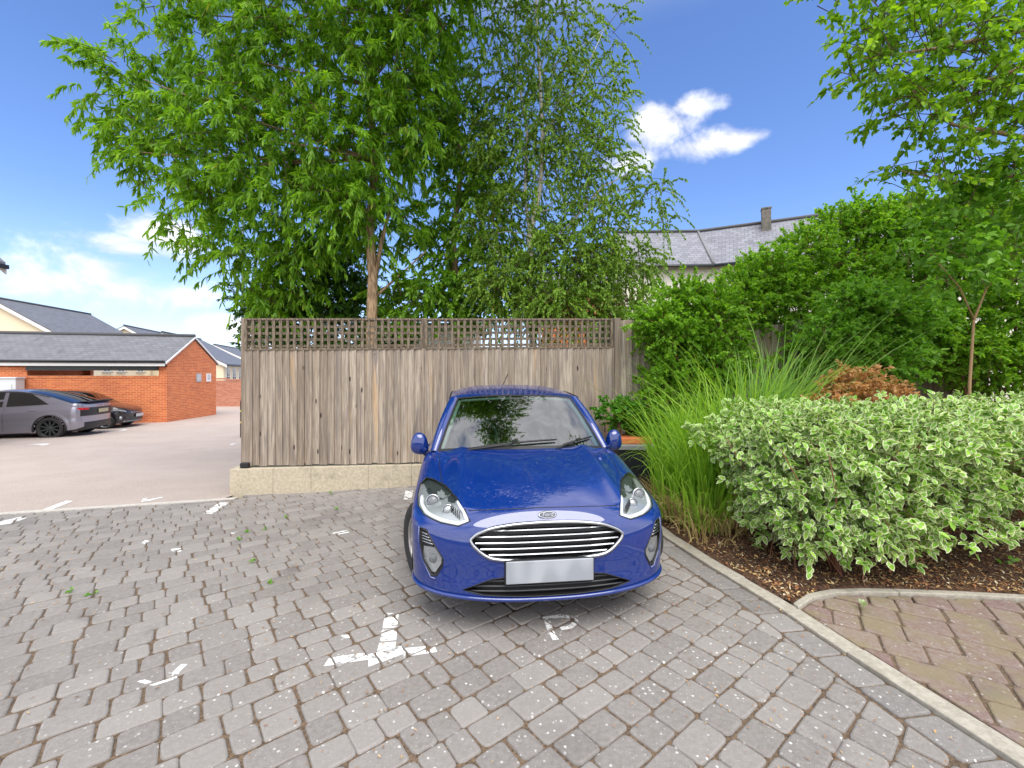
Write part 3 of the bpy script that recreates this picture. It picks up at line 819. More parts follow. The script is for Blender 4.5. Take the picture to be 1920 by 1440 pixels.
# ---- brick carport
ca = Vector((-15.0, 19.0, -.55))
cp = thing('brick_carport', 'orange brick carport with slate roof and long slot opening behind the parked cars', 'carport', ca, R(13))
LW, DP = 14.0, 3.5; eh = 2.66; rh = 3.84; sk = .12*DP   # local: x from -LW..0, y 0..DP, skewed end gable
def sx(y): return y*.16
ops = [(-3.05, -.30)]
mb = MB()
mb.box2((-4.95,0,-.3),(-.30,.22,1.94))            # parapet wall
mb.box2((-LW,0,-.3),(-4.96,.22,2.40))
mb.add([(-.299,0,-.3),(0,0,-.3),(0,0,2.40),(-.299,0,2.40),(-.299,.22,-.3),(.03,.22,-.3),(.03,.22,2.40),(-.299,.22,2.40)],[(0,1,2,3),(7,6,5,4),(1,5,6,2),(4,0,3,7),(3,2,6,7)])
# gable end
gt = [(0,.0),(sx(DP),DP)]
A0 = (0,0,-.3); 
mb.add([(.002,.0,-.3),(sx(DP),DP,-.3),(sx(DP),DP,2.62),(sx(DP/2),DP/2,3.74),(.002,0,2.62),
        (-.22,.0,-.3),(sx(DP)-.22,DP,-.3),(sx(DP)-.22,DP,2.62),(sx(DP/2)-.22,DP/2,3.74),(-.22,0,2.62)],
       [(0,1,2,3,4),(9,8,7,6,5),(1,6,7,2),(2,7,8,3),(3,8,9,4)])
mb.build('wall', M_brick, cp)
mb = MB(); mb.box2((-4.95,-.02,1.94),(-.305,.24,2.03)); mb.build('coping', M_brick, cp)
mb = MB(); mb.box2((-LW,DP-.22,-.3),(-4.75,DP,2.6)); mb.box2((-5.25,.24,-.3),(-5.0,DP-.25,2.6)); mb.build('back_wall', M_brick, cp)
mb = MB(); mb.box2((-4.94,-.10,2.25),(-.305,.20,2.598)); mb.build('beam', M_dark, cp)
mb = MB(); mb.box2((-LW,-.2,2.44),(.02,-.17,2.60)); mb.box2((-LW,-.165,2.606),(-.01,-.0,2.63)); mb.build('fascia', M_white, cp)
mb = MB(); mb.tube([(-LW,-.25,2.64),(.03,-.25,2.64)], .04, 8); mb.build('gutter', M_black, cp)
mb = MB(); ov = .22; slp = (3.76-2.64)/(DP/2); ze = 2.64-slp*ov+.06
fr = [(-LW,-ov,ze),(.06,-ov,ze),(sx(DP/2)+.06,DP/2,3.82),(-LW,DP/2,3.82)]
bk = [(-LW,DP/2,3.82),(sx(DP/2)+.06,DP/2,3.82),(sx(DP)+.06,DP+ov,ze),(-LW,DP+ov,ze)]
mb.prism(fr, (0,0,.07)); mb.prism(bk, (0,0,.07)); rf = mb.build('roof', M_slate, cp)
mb = MB(); mb.tube([(-LW,DP/2,3.90),(sx(DP/2)+.06,DP/2,3.90)], .09, 8); mb.build('ridge_tiles', mat_ridge, rf)
mb = MB(); mb.prism([(.062,-ov,ze-.03),(sx(DP/2)+.062,DP/2,3.79),(sx(DP/2)+.062,DP/2,3.86),(.062,-ov,ze+.05)], (.03,.002,0)); mb.prism([(sx(DP/2)+.062,DP/2,3.79),(sx(DP)+.062,DP+ov,ze-.03),(sx(DP)+.062,DP+ov,ze+.05),(sx(DP/2)+.062,DP/2,3.86)], (.03,.002,0))
mb.build('verge_strip', M_white, cp)
# signs on the gable
gM = Matrix.Rotation(R(13), 3, 'Z')
def on_gable(s, z): v = gM@Vector((sx(s)+.012, s, z)); return ca+v
for s, lab, nm, m2 in ((2.1, 'small grey metal notice on the brick gable of the carport, the left one', 'notice_plate', mat('notice_grey', (.42,.44,.45), .5)), (2.85, 'small white notice on the brick gable of the carport, the right one', 'notice_plate', mat('notice_white', (.85,.85,.85), .5))):
    t = thing(nm, lab, 'sign', on_gable(s, 1.92), R(13)-math.atan(.16)); mb = MB(); mb.box((.01,0,0),(.02,.36,.40)); mb.build('plate', m2, t, bevel=.004)
    mb = MB()
    for k in range(5): mb.box((.0225,-.0,.13-k*.055),(.004,.25 if k % 2 else .2,.018))
    mb.build('lettering', mat_ridge if 'white' in lab else M_white, t)
# meter cabinet in front of the wall, left
t = thing('meter_cabinet', 'pale grey utility cabinet against the brick wall behind the grey car', 'cabinet', ca+gM@Vector((-4.98,-.5,0)), R(13))
Mcab = mat('cabinet_paint', (.66,.70,.72), .5)
mb = MB(); mb.box2((-1.6,0,0),(.0,.42,1.92)); mb.build('body', Mcab, t, bevel=.01)
mb = MB(); mb.box2((-1.63,-.03,1.92),(.03,.45,1.98)); mb.build('top', Mcab, t, bevel=.01)
mb = MB(); mb.box2((-.98,-.022,.08),(-.12,-.002,1.7)); d_ = mb.build('door', Mcab, t, bevel=.006)
mb = MB(); mb.box2((-.88,-.034,1.0),(-.42,-.023,1.4)); mb.build('notice', M_white, d_)
mb = MB(); mb.box2((-.16,-.05,1.2),(-.13,-.023,1.4)); mb.build('handle', M_silver, d_)

# ---- right-hand house behind the shrubs
hr = thing('house', 'pale house with slate roof and chimney behind the shrubs on the right', 'house', (7.7,18.1,0))
# ridge one runs left (-x), ridge two runs right and toward the camera
rz_, ez_ = 7.33, 5.48
r0 = Vector((0,0)); rl = Vector((-3.5,.12)); rr = Vector((8.5,-4.2))
d2 = (rr-r0).normalized(); n2_ = Vector((d2.y, -d2.x)); 
if n2_.y > 0: n2_ = -n2_
el = rl+Vector((0,-2.1)); er = rr+n2_*2.2; ec = Vector((-.35,-2.15))
mb = MB()
def pr(poly, d): mb.prism(poly, (0,0,d))
q1 = [(el.x,el.y,ez_),(ec.x,ec.y,ez_),(0,0,rz_),(rl.x,rl.y,rz_)]; q2 = [(ec.x,ec.y,ez_),(er.x,er.y,ez_),(rr.x,rr.y,rz_),(0,0,rz_)]
pr(q1, .1); pr(q2, .1)
bl = rl+Vector((0,2.2)); bc = Vector((.4,2.3)); br_ = rr-n2_*2.2
pr([(rl.x,rl.y,rz_),(0,0,rz_),(bc.x,bc.y,ez_),(bl.x,bl.y,ez_)], .1); pr([(0,0,rz_),(rr.x,rr.y,rz_),(br_.x,br_.y,ez_),(bc.x,bc.y,ez_)], .1)
def f_slate2(b, p): f_slate(b, p, (.15,.155,.185), (.235,.24,.28))
M_slate2 = mat('blue_slate', rough=.5, fn=f_slate2)
rf = mb.build('roof', M_slate2, hr)
mb = MB(); mb.tube([(rl.x,rl.y,rz_+.13),(0,0,rz_+.13),(rr.x,rr.y,rz_+.13)], .07, 8); mb.build('ridge_tiles', mat_ridge, rf)
mb = MB(); mb.tube([(0,0,rz_+.11),(ec.x,ec.y,ez_+.11)], .06, 8); mb.build('hip_tiles', mat('hip_lead', (.20,.20,.21), .5), rf)
mb = MB(); wl = [el+Vector((0,.3)), ec+Vector((0,.3)), er-n2_*.3, br_+n2_*.3, bc+Vector((0,-.3)), bl+Vector((0,-.3))]
n = len(wl); mb.add([(p.x,p.y,-.5) for p in wl]+[(p.x,p.y,ez_+.12) for p in wl], [(i,(i+1)%n,n+(i+1)%n,n+i) for i in range(n)]); mb.build('wall', M_pale, hr)
mb = MB(); mb.tube([(el.x,el.y-.05,ez_+.02),(ec.x,ec.y-.05,ez_+.02)], .055, 6); mb.tube([(ec.x,ec.y-.05,ez_+.02),(er.x,er.y-.05,ez_+.02)], .055, 6); mb.build('gutter', M_dark, hr)
cb = r0+d2*2.35; mb = MB(); 
def f_chim(b, p): 
    a = b.noise(pos(b), 5, 5, .7); b.put(p.inputs['Base Color'], b.mix(b.ramp(a, .45, .6), (.20,.17,.15), (.12,.12,.10)))
mb.box((cb.x-.1,cb.y-.35,6.6),(.31,.31,2.45), R(-25)); mb.box((cb.x-.1,cb.y-.35,7.85),(.35,.35,.06), R(-25)); mb.build('chimney', mat('chimney_render', rough=.9, fn=f_chim), rf, bevel=.01)
# orange brick house glimpsed through the birch
hb = thing('house', 'orange brick house wall glimpsed through the birch leaves', 'house', (1.5,15.2,0))
mb = MB(); mb.box2((-.2,0,-.4),(1.9,4,4.4)); mb.build('wall', M_brick, hb)
mb = MB(); mb.prism([(-.4,-.3,4.4),(2.1,-.3,4.4),(2.1,2,5.4),(-.4,2,5.4)], (0,0,.1)); mb.prism([(-.4,2,5.4),(2.1,2,5.4),(2.1,4.3,4.4),(-.4,4.3,4.4)], (0,0,.1)); mb.build('roof', M_slate, hb)
mb = MB(); mb.box2((1.1,-.05,2.0),(2.0,.02,3.4)); w_ = mb.build('window', M_white, hb); mb = MB(); mb.box2((1.18,-.07,2.08),(1.92,-.052,3.32)); mb.build('pane', M_glass_dark, w_)
hw = thing('outbuilding', 'white rendered outbuilding glimpsed through the trellis left of the birch', 'outbuilding', (-3.0,12.5,0))
mb = MB(); mb.add([(-1.4,0,-.3),(1.9,0,-.3),(1.9,0,2.9),(-1.4,0,2.9),(-1.4,3,-.3),(1.9,3,-.3),(1.9,3,2.9),(-1.4,3,2.9)], [(0,1,2,3),(1,5,6,2),(5,4,7,6),(4,0,3,7)]); mb.build('wall', M_white, hw)
mb = MB(); mb.box2((-1.6,-.2,2.9),(2.1,3.2,3.0)); mb.build('roof', mat('flat_roof_felt', (.08,.08,.08), .9), hw)
# low black box with orange rim beside the blue car
bx = thing('planter_wall', 'low black box with orange brick rim beside the blue car and tall grass', 'planter', (1.88,6.0,-.03))
mb = MB(); mb.box2((-.42,0,-.1),(.12,.5,.56)); mb.build('body', mat('black_panel', (.012,.014,.02), .5), bx, bevel=.01)
mb = MB(); mb.box2((-.42,-.02,.56),(.12,.52,.62)); mb.build('edge_strip', mat('grey_edge', (.22,.23,.24), .6), bx, bevel=.006)
mb = MB(); mb.box2((-.46,.10,.625),(.14,.58,.70)); mb.build('rim', M_terra, bx, bevel=.006)
# ================================================================ BLUE HATCHBACK (local: x across, y backwards from the nose, z up)
CAR_O = Vector((.232, 2.62, 0)); CAR_R = R(6.5)
car = thing('parked_hatchback', 'shiny blue hatchback parked facing the camera with front wheels turned', 'car', CAR_O, CAR_R)
car.rotation_euler = (R(-.5), 0, CAR_R)
def catm(P, n):
    """catmull-rom through list of tuples, n samples per span"""
    P = [np.array(p, float) for p in P]; out = []
    for i in range(len(P)-1):
        p0 = P[max(i-1, 0)]; p1 = P[i]; p2 = P[i+1]; p3 = P[min(i+2, len(P)-1)]
        for k in range(n):
            t = k/n; out.append(.5*((2*p1)+(-p0+p2)*t+(2*p0-5*p1+4*p2-p3)*t*t+(-p0+3*p1-3*p2+p3)*t**3))
    out.append(P[-1]); return out
# rows: yc, zc, xe, ye, ze, n(plan exponent), b(0 fascia .. 1 bonnet)
ROWS = [(.125,.185,.79,.46,.185,2.5,0),(.06,.20,.83,.455,.205,2.5,0),(.018,.235,.85,.45,.26,2.5,0),(.020,.27,.852,.45,.30,2.55,0),(.028,.34,.855,.45,.37,2.6,0),(.028,.45,.86,.45,.46,2.6,0),(.035,.54,.863,.45,.55,2.6,0),
        (.055,.62,.866,.46,.61,2.6,.0),(.085,.675,.868,.50,.645,2.6,.08),(.13,.722,.870,.56,.668,2.65,.25),(.19,.755,.872,.63,.685,2.75,.5),(.30,.797,.873,.72,.70,3.0,.75),(.45,.838,.874,.83,.715,3.3,.92),
        (.65,.880,.874,.97,.73,3.6,1),(.85,.915,.874,1.08,.745,3.8,1),(1.02,.940,.873,1.17,.755,3.9,1),(1.14,.952,.872,1.26,.76,4.0,1)]
NS = 6
vrows = catm(ROWS, NS)
NU = 56
def row_pts(r, u0=0, u1=1, nu=NU):
    yc, zc, xe, ye, ze, n, bb = r; out = []
    bb = min(1, max(0, bb))
    for k in range(nu+1):
        th = (u0+(u1-u0)*k/nu)*math.pi/2; s = math.sin(th)**(2/n); c = 1-max(0., math.cos(th))**(2/n) if th < math.pi/2-1e-6 else 1
        x = xe*s
        yf = yc+(ye-yc)*c; yb = yc+(ye-yc)*s**2.2; y = yf*(1-bb)+yb*bb
        zf = zc+(ze-zc)*s**2; zb = zc+(ze-zc)*c; z = zf*(1-bb)+zb*bb
        # bonnet sculpting: centre a touch lower than the ribs near x=.50
        if bb > .3: z += .017*bb*math.exp(-((x-.53)/.055)**2)-.009*bb*math.exp(-((x-.66)/.06)**2)
        out.append((x, y, z))
    return out
def mirror(P): return [(-p[0], p[1], p[2]) for p in P]
FR = [row_pts(r) for r in vrows]
full = [mirror(r)[:0:-1]+r for r in FR]
fb = bmesh.new()
vv = [[fb.verts.new(p) for p in r] for r in full]
for i in range(len(vv)-1):
    for j in range(len(vv[0])-1):
        fb.faces.new((vv[i][j], vv[i+1][j], vv[i+1][j+1], vv[i][j+1]))
fb.normal_update()
fb.faces.ensure_lookup_table()
bvh = BVHTree.FromBMesh(fb)
def hit(x, z, d=(0,1,0), off_=0., y0=-1.):
    h = bvh.ray_cast(Vector((x, y0, z)), Vector(d))
    if h[0] is None:
        h = bvh.find_nearest(Vector((x, .4, z)))
        return h[0]+h[1]*0, h[1]
    n = h[1]; n = n if n.y < 0 or n.z > 0 and n.y < .2 else -n
    if n.dot(Vector(d)) > 0: n = -n
    return h[0]+n*off_, n
if globals().get('CAR_PROBE'):
    Mi = (Matrix.Translation(CAR_O) @ Matrix.Rotation(CAR_R, 4, 'Z') @ Matrix.Rotation(R(-.5), 4, 'X')).inverted()
    def probe(px, py):
        o = Mi @ Vector((0,0,H)); p2 = Mi @ PX(px, py, 3); h = bvh.ray_cast(o, (p2-o).normalized()); return None if h[0] is None else tuple(round(q, 3) for q in h[0])
    for nm, pts in PROBES.items():
        print(nm); [print('   ', q, probe(*q)) for q in pts]
def sym(P): return P
HEAD = [(.478,.668),(.55,.642),(.66,.650),(.77,.668),(.822,.690),(.842,.722),(.835,.765),(.795,.800),(.735,.803),(.64,.788),(.56,.755),(.508,.712)]
FOG = [(.792,.606),(.748,.604),(.692,.520),(.642,.447),(.646,.405),(.685,.335),(.716,.335),(.768,.420),(.790,.515)]
GRH = [(0,.450),(.2,.452),(.345,.462),(.402,.490),(.462,.542),(.480,.572),(.44,.604),(.35,.637),(.2,.656),(0,.662)]
LOWH = [(0,.240),(.2,.243),(.40,.252),(.525,.276),(.43,.314),(.35,.343),(.28,.352),(0,.354)]
def mir2(P): return P+[(-x, z) for x, z in P[::-1] if x > 1e-6]
GR = mir2(GRH); LOW = mir2(LOWH)
def neg(P): return [(-x, z) for x, z in P[::-1]]
def inpoly(x, z, P):
    c = False; n = len(P)
    for i in range(n):
        (x1, z1), (x2, z2) = P[i], P[i-1]
        if (z1 > z) != (z2 > z) and x < (x2-x1)*(z-z1)/(z2-z1)+x1: c = not c
    return c
def cut(bm, P, ymax=.95):
    xs = [p[0] for p in P]; zs = [p[1] for p in P]; x0, x1, z0, z1 = min(xs)-.03, max(xs)+.03, min(zs)-.03, max(zs)+.03
    for i in range(len(P)):
        a, b_ = P[i], P[(i+1) % len(P)]; d = Vector((b_[0]-a[0], 0, b_[1]-a[1]))
        if d.length < 1e-6: continue
        n = Vector((-d.z, 0, d.x)).normalized(); mx0, mx1 = min(a[0], b_[0])-.02, max(a[0], b_[0])+.02; mz0, mz1 = min(a[1], b_[1])-.02, max(a[1], b_[1])+.02
        fs = [f for f in bm.faces if (lambda c: mx0 <= c.x <= mx1 and mz0 <= c.z <= mz1 and c.y < ymax)(f.calc_center_median())]
        g = set(fs); [g.update(f.edges) for f in fs]; [g.update(f.verts) for f in fs]
        bmesh.ops.bisect_plane(bm, geom=list(g), dist=1e-5, plane_co=Vector((a[0], 0, a[1])), plane_no=n)
    return [f for f in bm.faces if (lambda c: c.y < ymax and x0 < c.x < x1 and z0 < c.z < z1 and inpoly(c.x, c.z, P))(f.calc_center_median())]
def split_off(bm, faces):
    """copy faces into a vert/face list and delete them"""
    bm.verts.index_update(); idx = {}; vs = []; fs = []
    for f in faces:
        q = []
        for v in f.verts:
            k = v.index
            if k not in idx: idx[k] = len(vs); vs.append(v.co.copy())
            q.append(idx[k])
        fs.append(q)
    bmesh.ops.delete(bm, geom=faces, context='FACES'); return vs, fs
patches = {}
for nm, P in (('headR', HEAD), ('headL', neg(HEAD)), ('fogR', FOG), ('fogL', neg(FOG)), ('grille', GR), ('low', LOW)):
    patches[nm] = split_off(fb, cut(fb, P))
# separate bumper / bonnet along the shut line z=.7255 between the lamps: same skin, dark gap drawn on it
me = bpy.data.meshes.new('front'); bmesh.ops.recalc_face_normals(fb, faces=fb.faces)
for f in fb.faces: f.smooth = True
fb.normal_update()
def seam_z(x): return .732-.019*(abs(x)/.485)**2
bon = [f for f in fb.faces if (lambda c: (c.z > seam_z(c.x) if abs(c.x) < .5 else (c.y > .60-.0 and abs(c.x) < .70+.0) or (c.z > .74 and abs(c.x) < .62+.09*sm((c.y-.45)/.3))))(f.calc_center_median())]
bset = set(bon)
def bm_part(name, faces, m, parent):
    fb.verts.index_update(); idx = {}; vs = []; fs = []
    for f in faces:
        q = []
        for v in f.verts:
            k = v.index
            if k not in idx: idx[k] = len(vs); vs.append(tuple(v.co))
            q.append(idx[k])
        fs.append(q)
    mb = MB(); mb.add(vs, fs, 0, 0, True); return mb.build(name, m, parent)
bm_part('bonnet', bon, M_blue, car)
bumper = bm_part('bumper', [f for f in fb.faces if f not in bset], M_blue, car)

# ---- sides
def side_x(z): return .872-.020*((z-.62)/.4)**2-(.03*((.40-z)/.2)**2 if z < .40 else 0)
Ecurve = [(r[3], r[4]) for r in ROWS if r[4] >= .54]
def Etop(y):
    if y >= 1.26: return .76+.0*(y-1.26)
    for a, b_ in zip(Ecurve[:-1], Ecurve[1:]):
        if a[0] <= y <= b_[0]: return a[1]+(b_[1]-a[1])*(y-a[0])/(b_[0]-a[0]+1e-9)
    return Ecurve[0][1]
def yend(y): return sm((y-3.25)/.65)
WF, WR, WZ, WRAD, ARCH = .82, 3.31, .308, .308, .352
def shrinkx(y): return 1-.10*max(0, (y-2.9)/1.0)**2 if y > 2.9 else 1
for sg, nm in ((-1, 'side'), (1, 'side')):
    ys = np.unique(np.concatenate([np.linspace(.452, 3.62, 150)])); zs_n = 46; P = []
    for y in ys:
        zt = Etop(y); row = []
        for k in range(zs_n+1):
            z = .19+(zt-.19)*k/zs_n
            xx = side_x(z)*shrinkx(y)
            for wy in (WF, WR):
                d = math.hypot(y-wy, z-WZ)
                if d < ARCH+.09: xx += .012*sm((ARCH+.09-d)/.09)
            row.append((sg*xx, y, z))
        P.append(row)
    mb = MB(); nr = len(P); c = zs_n+1; vs = [p for r_ in P for p in r_]; fs = []
    # snap vertices just inside the arch circle onto it
    V2 = []
    for p in vs:
        q = list(p)
        for wy in (WF, WR):
            dy, dz2 = q[1]-wy, q[2]-WZ; d = math.hypot(dy, dz2)
            if ARCH-.024 < d < ARCH+.0: q[1] = wy+dy*ARCH/d; q[2] = WZ+dz2*ARCH/d
        V2.append(tuple(q))
    for i in range(nr-1):
        for j in range(c-1):
            f = (i*c+j, i*c+j+1, (i+1)*c+j+1, (i+1)*c+j)
            if any(all(math.hypot(V2[v][1]-wy, V2[v][2]-WZ) <= ARCH+1e-4 for v in f) for wy in (WF, WR)): continue
            fs.append(f if sg < 0 else f[::-1])
    mb.add(V2, fs, 0, 0, True); mb.build('side_panel', M_blue, car)
    # shoulder above the side panel
    mb = MB(); P = []
    for yc in list(np.linspace(1.14, 3.50, 40)):
        t = (yc-1.14)/2.4; zc = .952+.085*t**1.3; xe = .872*shrinkx(yc+.12)
        r_ = row_pts((yc, zc, xe, yc+.12, .76, 4., 1.), .52, 1, 18); P.append([(sg*p[0], p[1], p[2]) for p in r_])
    mb.grid(P, flip=sg < 0); mb.build('shoulder', M_blue, car)
    # door seams and handle
    for y0 in (1.36, 2.42):
        pts = [(sg*(side_x(z)*shrinkx(y0)+.001), y0+(.0 if z > .4 else .0), z) for z in np.linspace(.24, .76, 8)]+[(sg*(.872*shrinkx(y0)-.02), y0, .86), (sg*.80, y0, .92)]
        MB().tube(pts, .003, 4).build('door_gap', M_black, car)
    MB().tube([(sg*.882, 2.18, .80), (sg*.90, 2.22, .802), (sg*.90, 2.34, .806), (sg*.882, 2.38, .808)], .012, 6).build('door_handle', M_blue, car)
    mb = MB(); mb.box((sg*.80, 2.06, .21), (.10, 2.2, .10)); mb.build('sill', M_black, car, bevel=.02)

# ---- glasshouse
def Bc(t): a = abs(t); return Vector((.742*t, 1.10+.165*a**2.3, .955-.040*a**2.2))
def Tc(t): a = abs(t); return Vector((.572*t, 1.70+.085*a**2.6, 1.384-.030*a**2.4))
def glassP(t, v, o_=0.):
    p = Bc(t).lerp(Tc(t), v); k = math.sin(math.pi*v)*.022
    return p+Vector((0, -.62, .78))*(k+o_)
gl = MB(); gl.grid([[glassP(-1+2*i/40, j/20) for i in range(41)] for j in range(21)], smooth=True)
ws = gl.build('windscreen', M_screen, car)
# black frit border around the glass
mb = MB(); n_ = 40
mb.grid([[glassP(-1+2*i/n_, v, .0015) for i in range(n_+1)] for v in (-.035, 0, .03)]); mb.grid([[glassP(-1+2*i/n_, v, .0015) for i in range(n_+1)] for v in (.965, 1.0)])
for s in (-1, 1): mb.grid([[glassP(s*t, j/20, .0016) for t in (.97, 1.0)] for j in range(21)])
mb.build('screen_border', M_black, ws)
def rail(u):      # roof rail outer line, u 0..1 from screen header to tail
    y = 1.80+u*1.70; 
    x = .648-.015*u-.05*u**3; z = 1.350+.082*math.sin(math.pi*min(1, .12+u*.70))-.07*u**2.2-.030
    return Vector((x, y, z))
def Op(v):        # outer edge of the A pillar
    p = Vector((.800, 1.27, .905)).lerp(rail(0), v); return p+Vector((.012, -.01, .02))*math.sin(math.pi*v)
for s in (-1, 1):
    P = []
    for j in range(21):
        v = j/20; a = glassP(1., v); c_ = Op(v); m_ = (a+c_)/2+Vector((.006, -.010, .012))
        P.append([Vector((s*q.x, q.y, q.z)) for q in (a, a.lerp(m_, .6)+Vector((0,-.004,.004)), m_, c_.lerp(m_, .4)+Vector((.004,0,.003)), c_)])
    MB().grid(P, flip=s > 0).build('pillar', M_blue, car)
    # side windows
    def blt(y): return Vector((.768*shrinkx(y), y, .915+.075*max(0, (y-1.3)/2.3)**1.2))
    def sidep(u, v, o_=0): 
        a = Vector((.800, 1.27, .905)).lerp(blt(1.35), min(1, u*12)) if u < 1/12 else blt(1.35+(u-1/12)*2.30)
        b_ = rail(max(0, u*1.04-.04)); p = a.lerp(b_, v); p = p+Vector((.018*math.sin(math.pi*v)+o_, 0, 0)); return Vector((s*p.x, p.y, p.z))
    MB().grid([[sidep(i/40, j/8) for j in range(9)] for i in range(3, 35)]).build('side_window', M_sideglass, car)
    MB().grid([[sidep(i/80, j/8, .002) for j in range(9)] for i in range(0, 8)]).build('door_corner', M_blue, car); MB().grid([[sidep(i/80, j/8, .002) for j in range(9)] for i in range(66, 81)]).build('rear_pillar', M_blue, car)
    mb = MB(); mb.grid([[sidep(u, j/8, .003) for j in range(9)] for u in (.44, .46, .48)]); mb.tube([sidep(i/40, 0, .004) for i in range(1, 36)], .009, 5); mb.tube([sidep(i/40, 1, .0) for i in range(0, 40)], .010, 5); mb.build('window_trim', M_black, car)
# roof
P = []
for j in range(31):
    u = j/30; r_ = rail(u); zc = 1.384+.088*math.sin(math.pi/2*min(1, u*2.0))-.060*max(0, u-.4)**1.6*2.2; yc = 1.70+u*1.83; row = []
    for i in range(-20, 21):
        t = i/20; a = abs(t)
        if j == 0:
            q = Tc(t*1.0) if a < .93 else Tc(.93*np.sign(t)).lerp(Vector((np.sign(t)*r_.x, r_.y, r_.z)), (a-.93)/.07)
            q = Tc(t/.885) if a <= .885 else Tc(np.sign(t)).lerp(Vector((np.sign(t)*r_.x, r_.y, r_.z)), (a-.885)/.115)
        else: q = Vector((r_.x*t, yc+(r_.y-yc)*a**2.6, zc-(zc-r_.z)*(.42*a**2.2+.58*a**6)))
        row.append(q)
    P.append(row)
mb = MB(); mb.grid(P); mb.build('roof', M_blue, car)
roof_tail = P[-1]
MB().tube([(.02, 3.30, 1.455), (.06, 3.36, 1.52), (.10, 3.45, 1.60)], .006, 6).build('aerial', M_black, car)
# tailgate: roof tail -> rear glass -> bumper
def rearc(z, t):    # rounded rear contour
    th = t*math.pi/2; xe = .872*shrinkx(3.62)*(.985 if z < .9 else .985-.25*(z-.9)); n = 3.2
    return Vector((xe*math.copysign(abs(math.sin(th))**(2/n), th), 3.60+.29*max(0, math.cos(th))**(2/n)-(.0 if z < .85 else .45*(z-.85)), z))
mb = MB(); mb.grid([[rearc(z, i/20) for i in range(-20, 21)] for z in np.linspace(.20, .99, 14)]); mb.build('rear_bumper', M_blue, car)
top_ = [rearc(.99, i/20) for i in range(-20, 21)]
mb = MB(); mb.grid([[a.lerp(c_, v)+Vector((0, .05*math.sin(math.pi*v), 0)) for a, c_ in zip(top_, roof_tail)] for v in np.linspace(0, 1, 9)]); mb.build('tailgate', M_blue, car)
mb = MB(); mb.grid([[a.lerp(c_, v)+Vector((0, .05*math.sin(math.pi*v)+.004, .002)) for a, c_ in zip(top_[5:36], roof_tail[5:36])] for v in np.linspace(.25, .85, 7)]); mb.build('rear_window', M_sideglass, car)
# underbody, arch liners
mb = MB(); mb.box((0, 2.05, .24), (1.30, 3.2, .10)); mb.build('underbody', M_black, car)
for wy in (WF, WR):
    for s in (-1, 1):
        mb = MB(); 
        P = [[(s*x, wy+ARCH*math.cos(a), WZ+ARCH*math.sin(a)) for x in (.45, .60, .868)] for a in np.linspace(-.32, math.pi+.32, 24)]
        mb.grid(P); mb.add([(s*.45, wy+ARCH*math.cos(a), WZ+ARCH*math.sin(a)) for a in np.linspace(-.32, math.pi+.32, 24)], [tuple(range(24))]); mb.build('arch_liner', M_black, car)
# cowl panel
mb = MB(); lastrow = [Vector(p) for p in (mirror(FR[-1])[:0:-1]+FR[-1])]
lr = [p for p in lastrow if abs(p.x) <= .80]
P = []
for j in range(4):
    v = j/3; P.append([p.lerp(Bc(max(-1.06, min(1.06, p.x/.742))), v)+Vector((0, .0, -.025*math.sin(math.pi*v))) for p in lr])
mb.grid(P); mb.build('cowl', M_black, car)
# ---- grille
def outline(P, off_, n=6):
    out = []
    for i in range(len(P)):
        a, c_ = P[i], P[(i+1) % len(P)]
        m = max(1, int(math.hypot(c_[0]-a[0], c_[1]-a[1])/.04))
        for k in range(m):
            x = a[0]+(c_[0]-a[0])*k/m; z = a[1]+(c_[1]-a[1])*k/m; h, nn = hit(x, z); out.append(h+nn*off_)
    return out
def chaikin(P, it=2):
    for _ in range(it):
        Q = []
        for i in range(len(P)):
            a, c_ = P[i], P[(i+1) % len(P)]; Q += [(a[0]*.8+c_[0]*.2, a[1]*.8+c_[1]*.2), (a[0]*.2+c_[0]*.8, a[1]*.2+c_[1]*.8)]
        P = Q
    return P
def ribbon(mb, pts, w, d, closed=True, taper=None):
    """flat moulding: rectangular section swept along pts lying on the skin (w across in the x-z plane, d depth)"""
    n = len(pts); vs = []
    for i, p in enumerate(pts):
        t = (pts[(i+1) % n]-pts[i-1]) if closed else (pts[min(i+1, n-1)]-pts[max(0, i-1)]); t.normalize()
        s = t.cross(Vector((0, -1, 0))).normalized(); ww = w*(taper(i/(n-1)) if taper else 1)
        vs += [p+s*ww/2+Vector((0,.004,0)), p+s*ww*.3-Vector((0,d,0)), p-s*ww*.3-Vector((0,d,0)), p-s*ww/2+Vector((0,.004,0)), p-s*ww/2+Vector((0,.03,0)), p+s*ww/2+Vector((0,.03,0))]
    m = n if closed else n-1
    fs = [(i*6+k, i*6+(k+1) % 6, ((i+1) % n)*6+(k+1) % 6, ((i+1) % n)*6+k) for i in range(m) for k in range(6)]
    mb.add(vs, fs, 0, 0, True); return mb
vs, fs = patches['grille']
gri = thing('grille', None, None); gri.parent = car; del_me = bpy.data.objects.remove(gri)
mb = MB(); mb.add([Vector((v.x*.96, v.y+.06, v.z)) for v in vs], fs, 0, 0, False); grl = mb.build('grille', M_black, car)
mb = MB(); o_ = outline(chaikin(GR, 2), .002); ribbon(mb, o_, .020, .010); mb.tube(o_, .009, 8, closed=True); mb.build('surround', M_chrome, grl)
mb = MB(); o2 = outline(GR, -.001); nn_ = len(o2)
mb.add(o2+[p+Vector((-p.x*.04, .065, 0)) for p in o2], [(i, (i+1) % nn_, nn_+(i+1) % nn_, nn_+i) for i in range(nn_)], 0, 0, True); mb.build('duct', M_black, grl)
M_slat = mat('grille_slat', (.30,.31,.33), .25, 1)
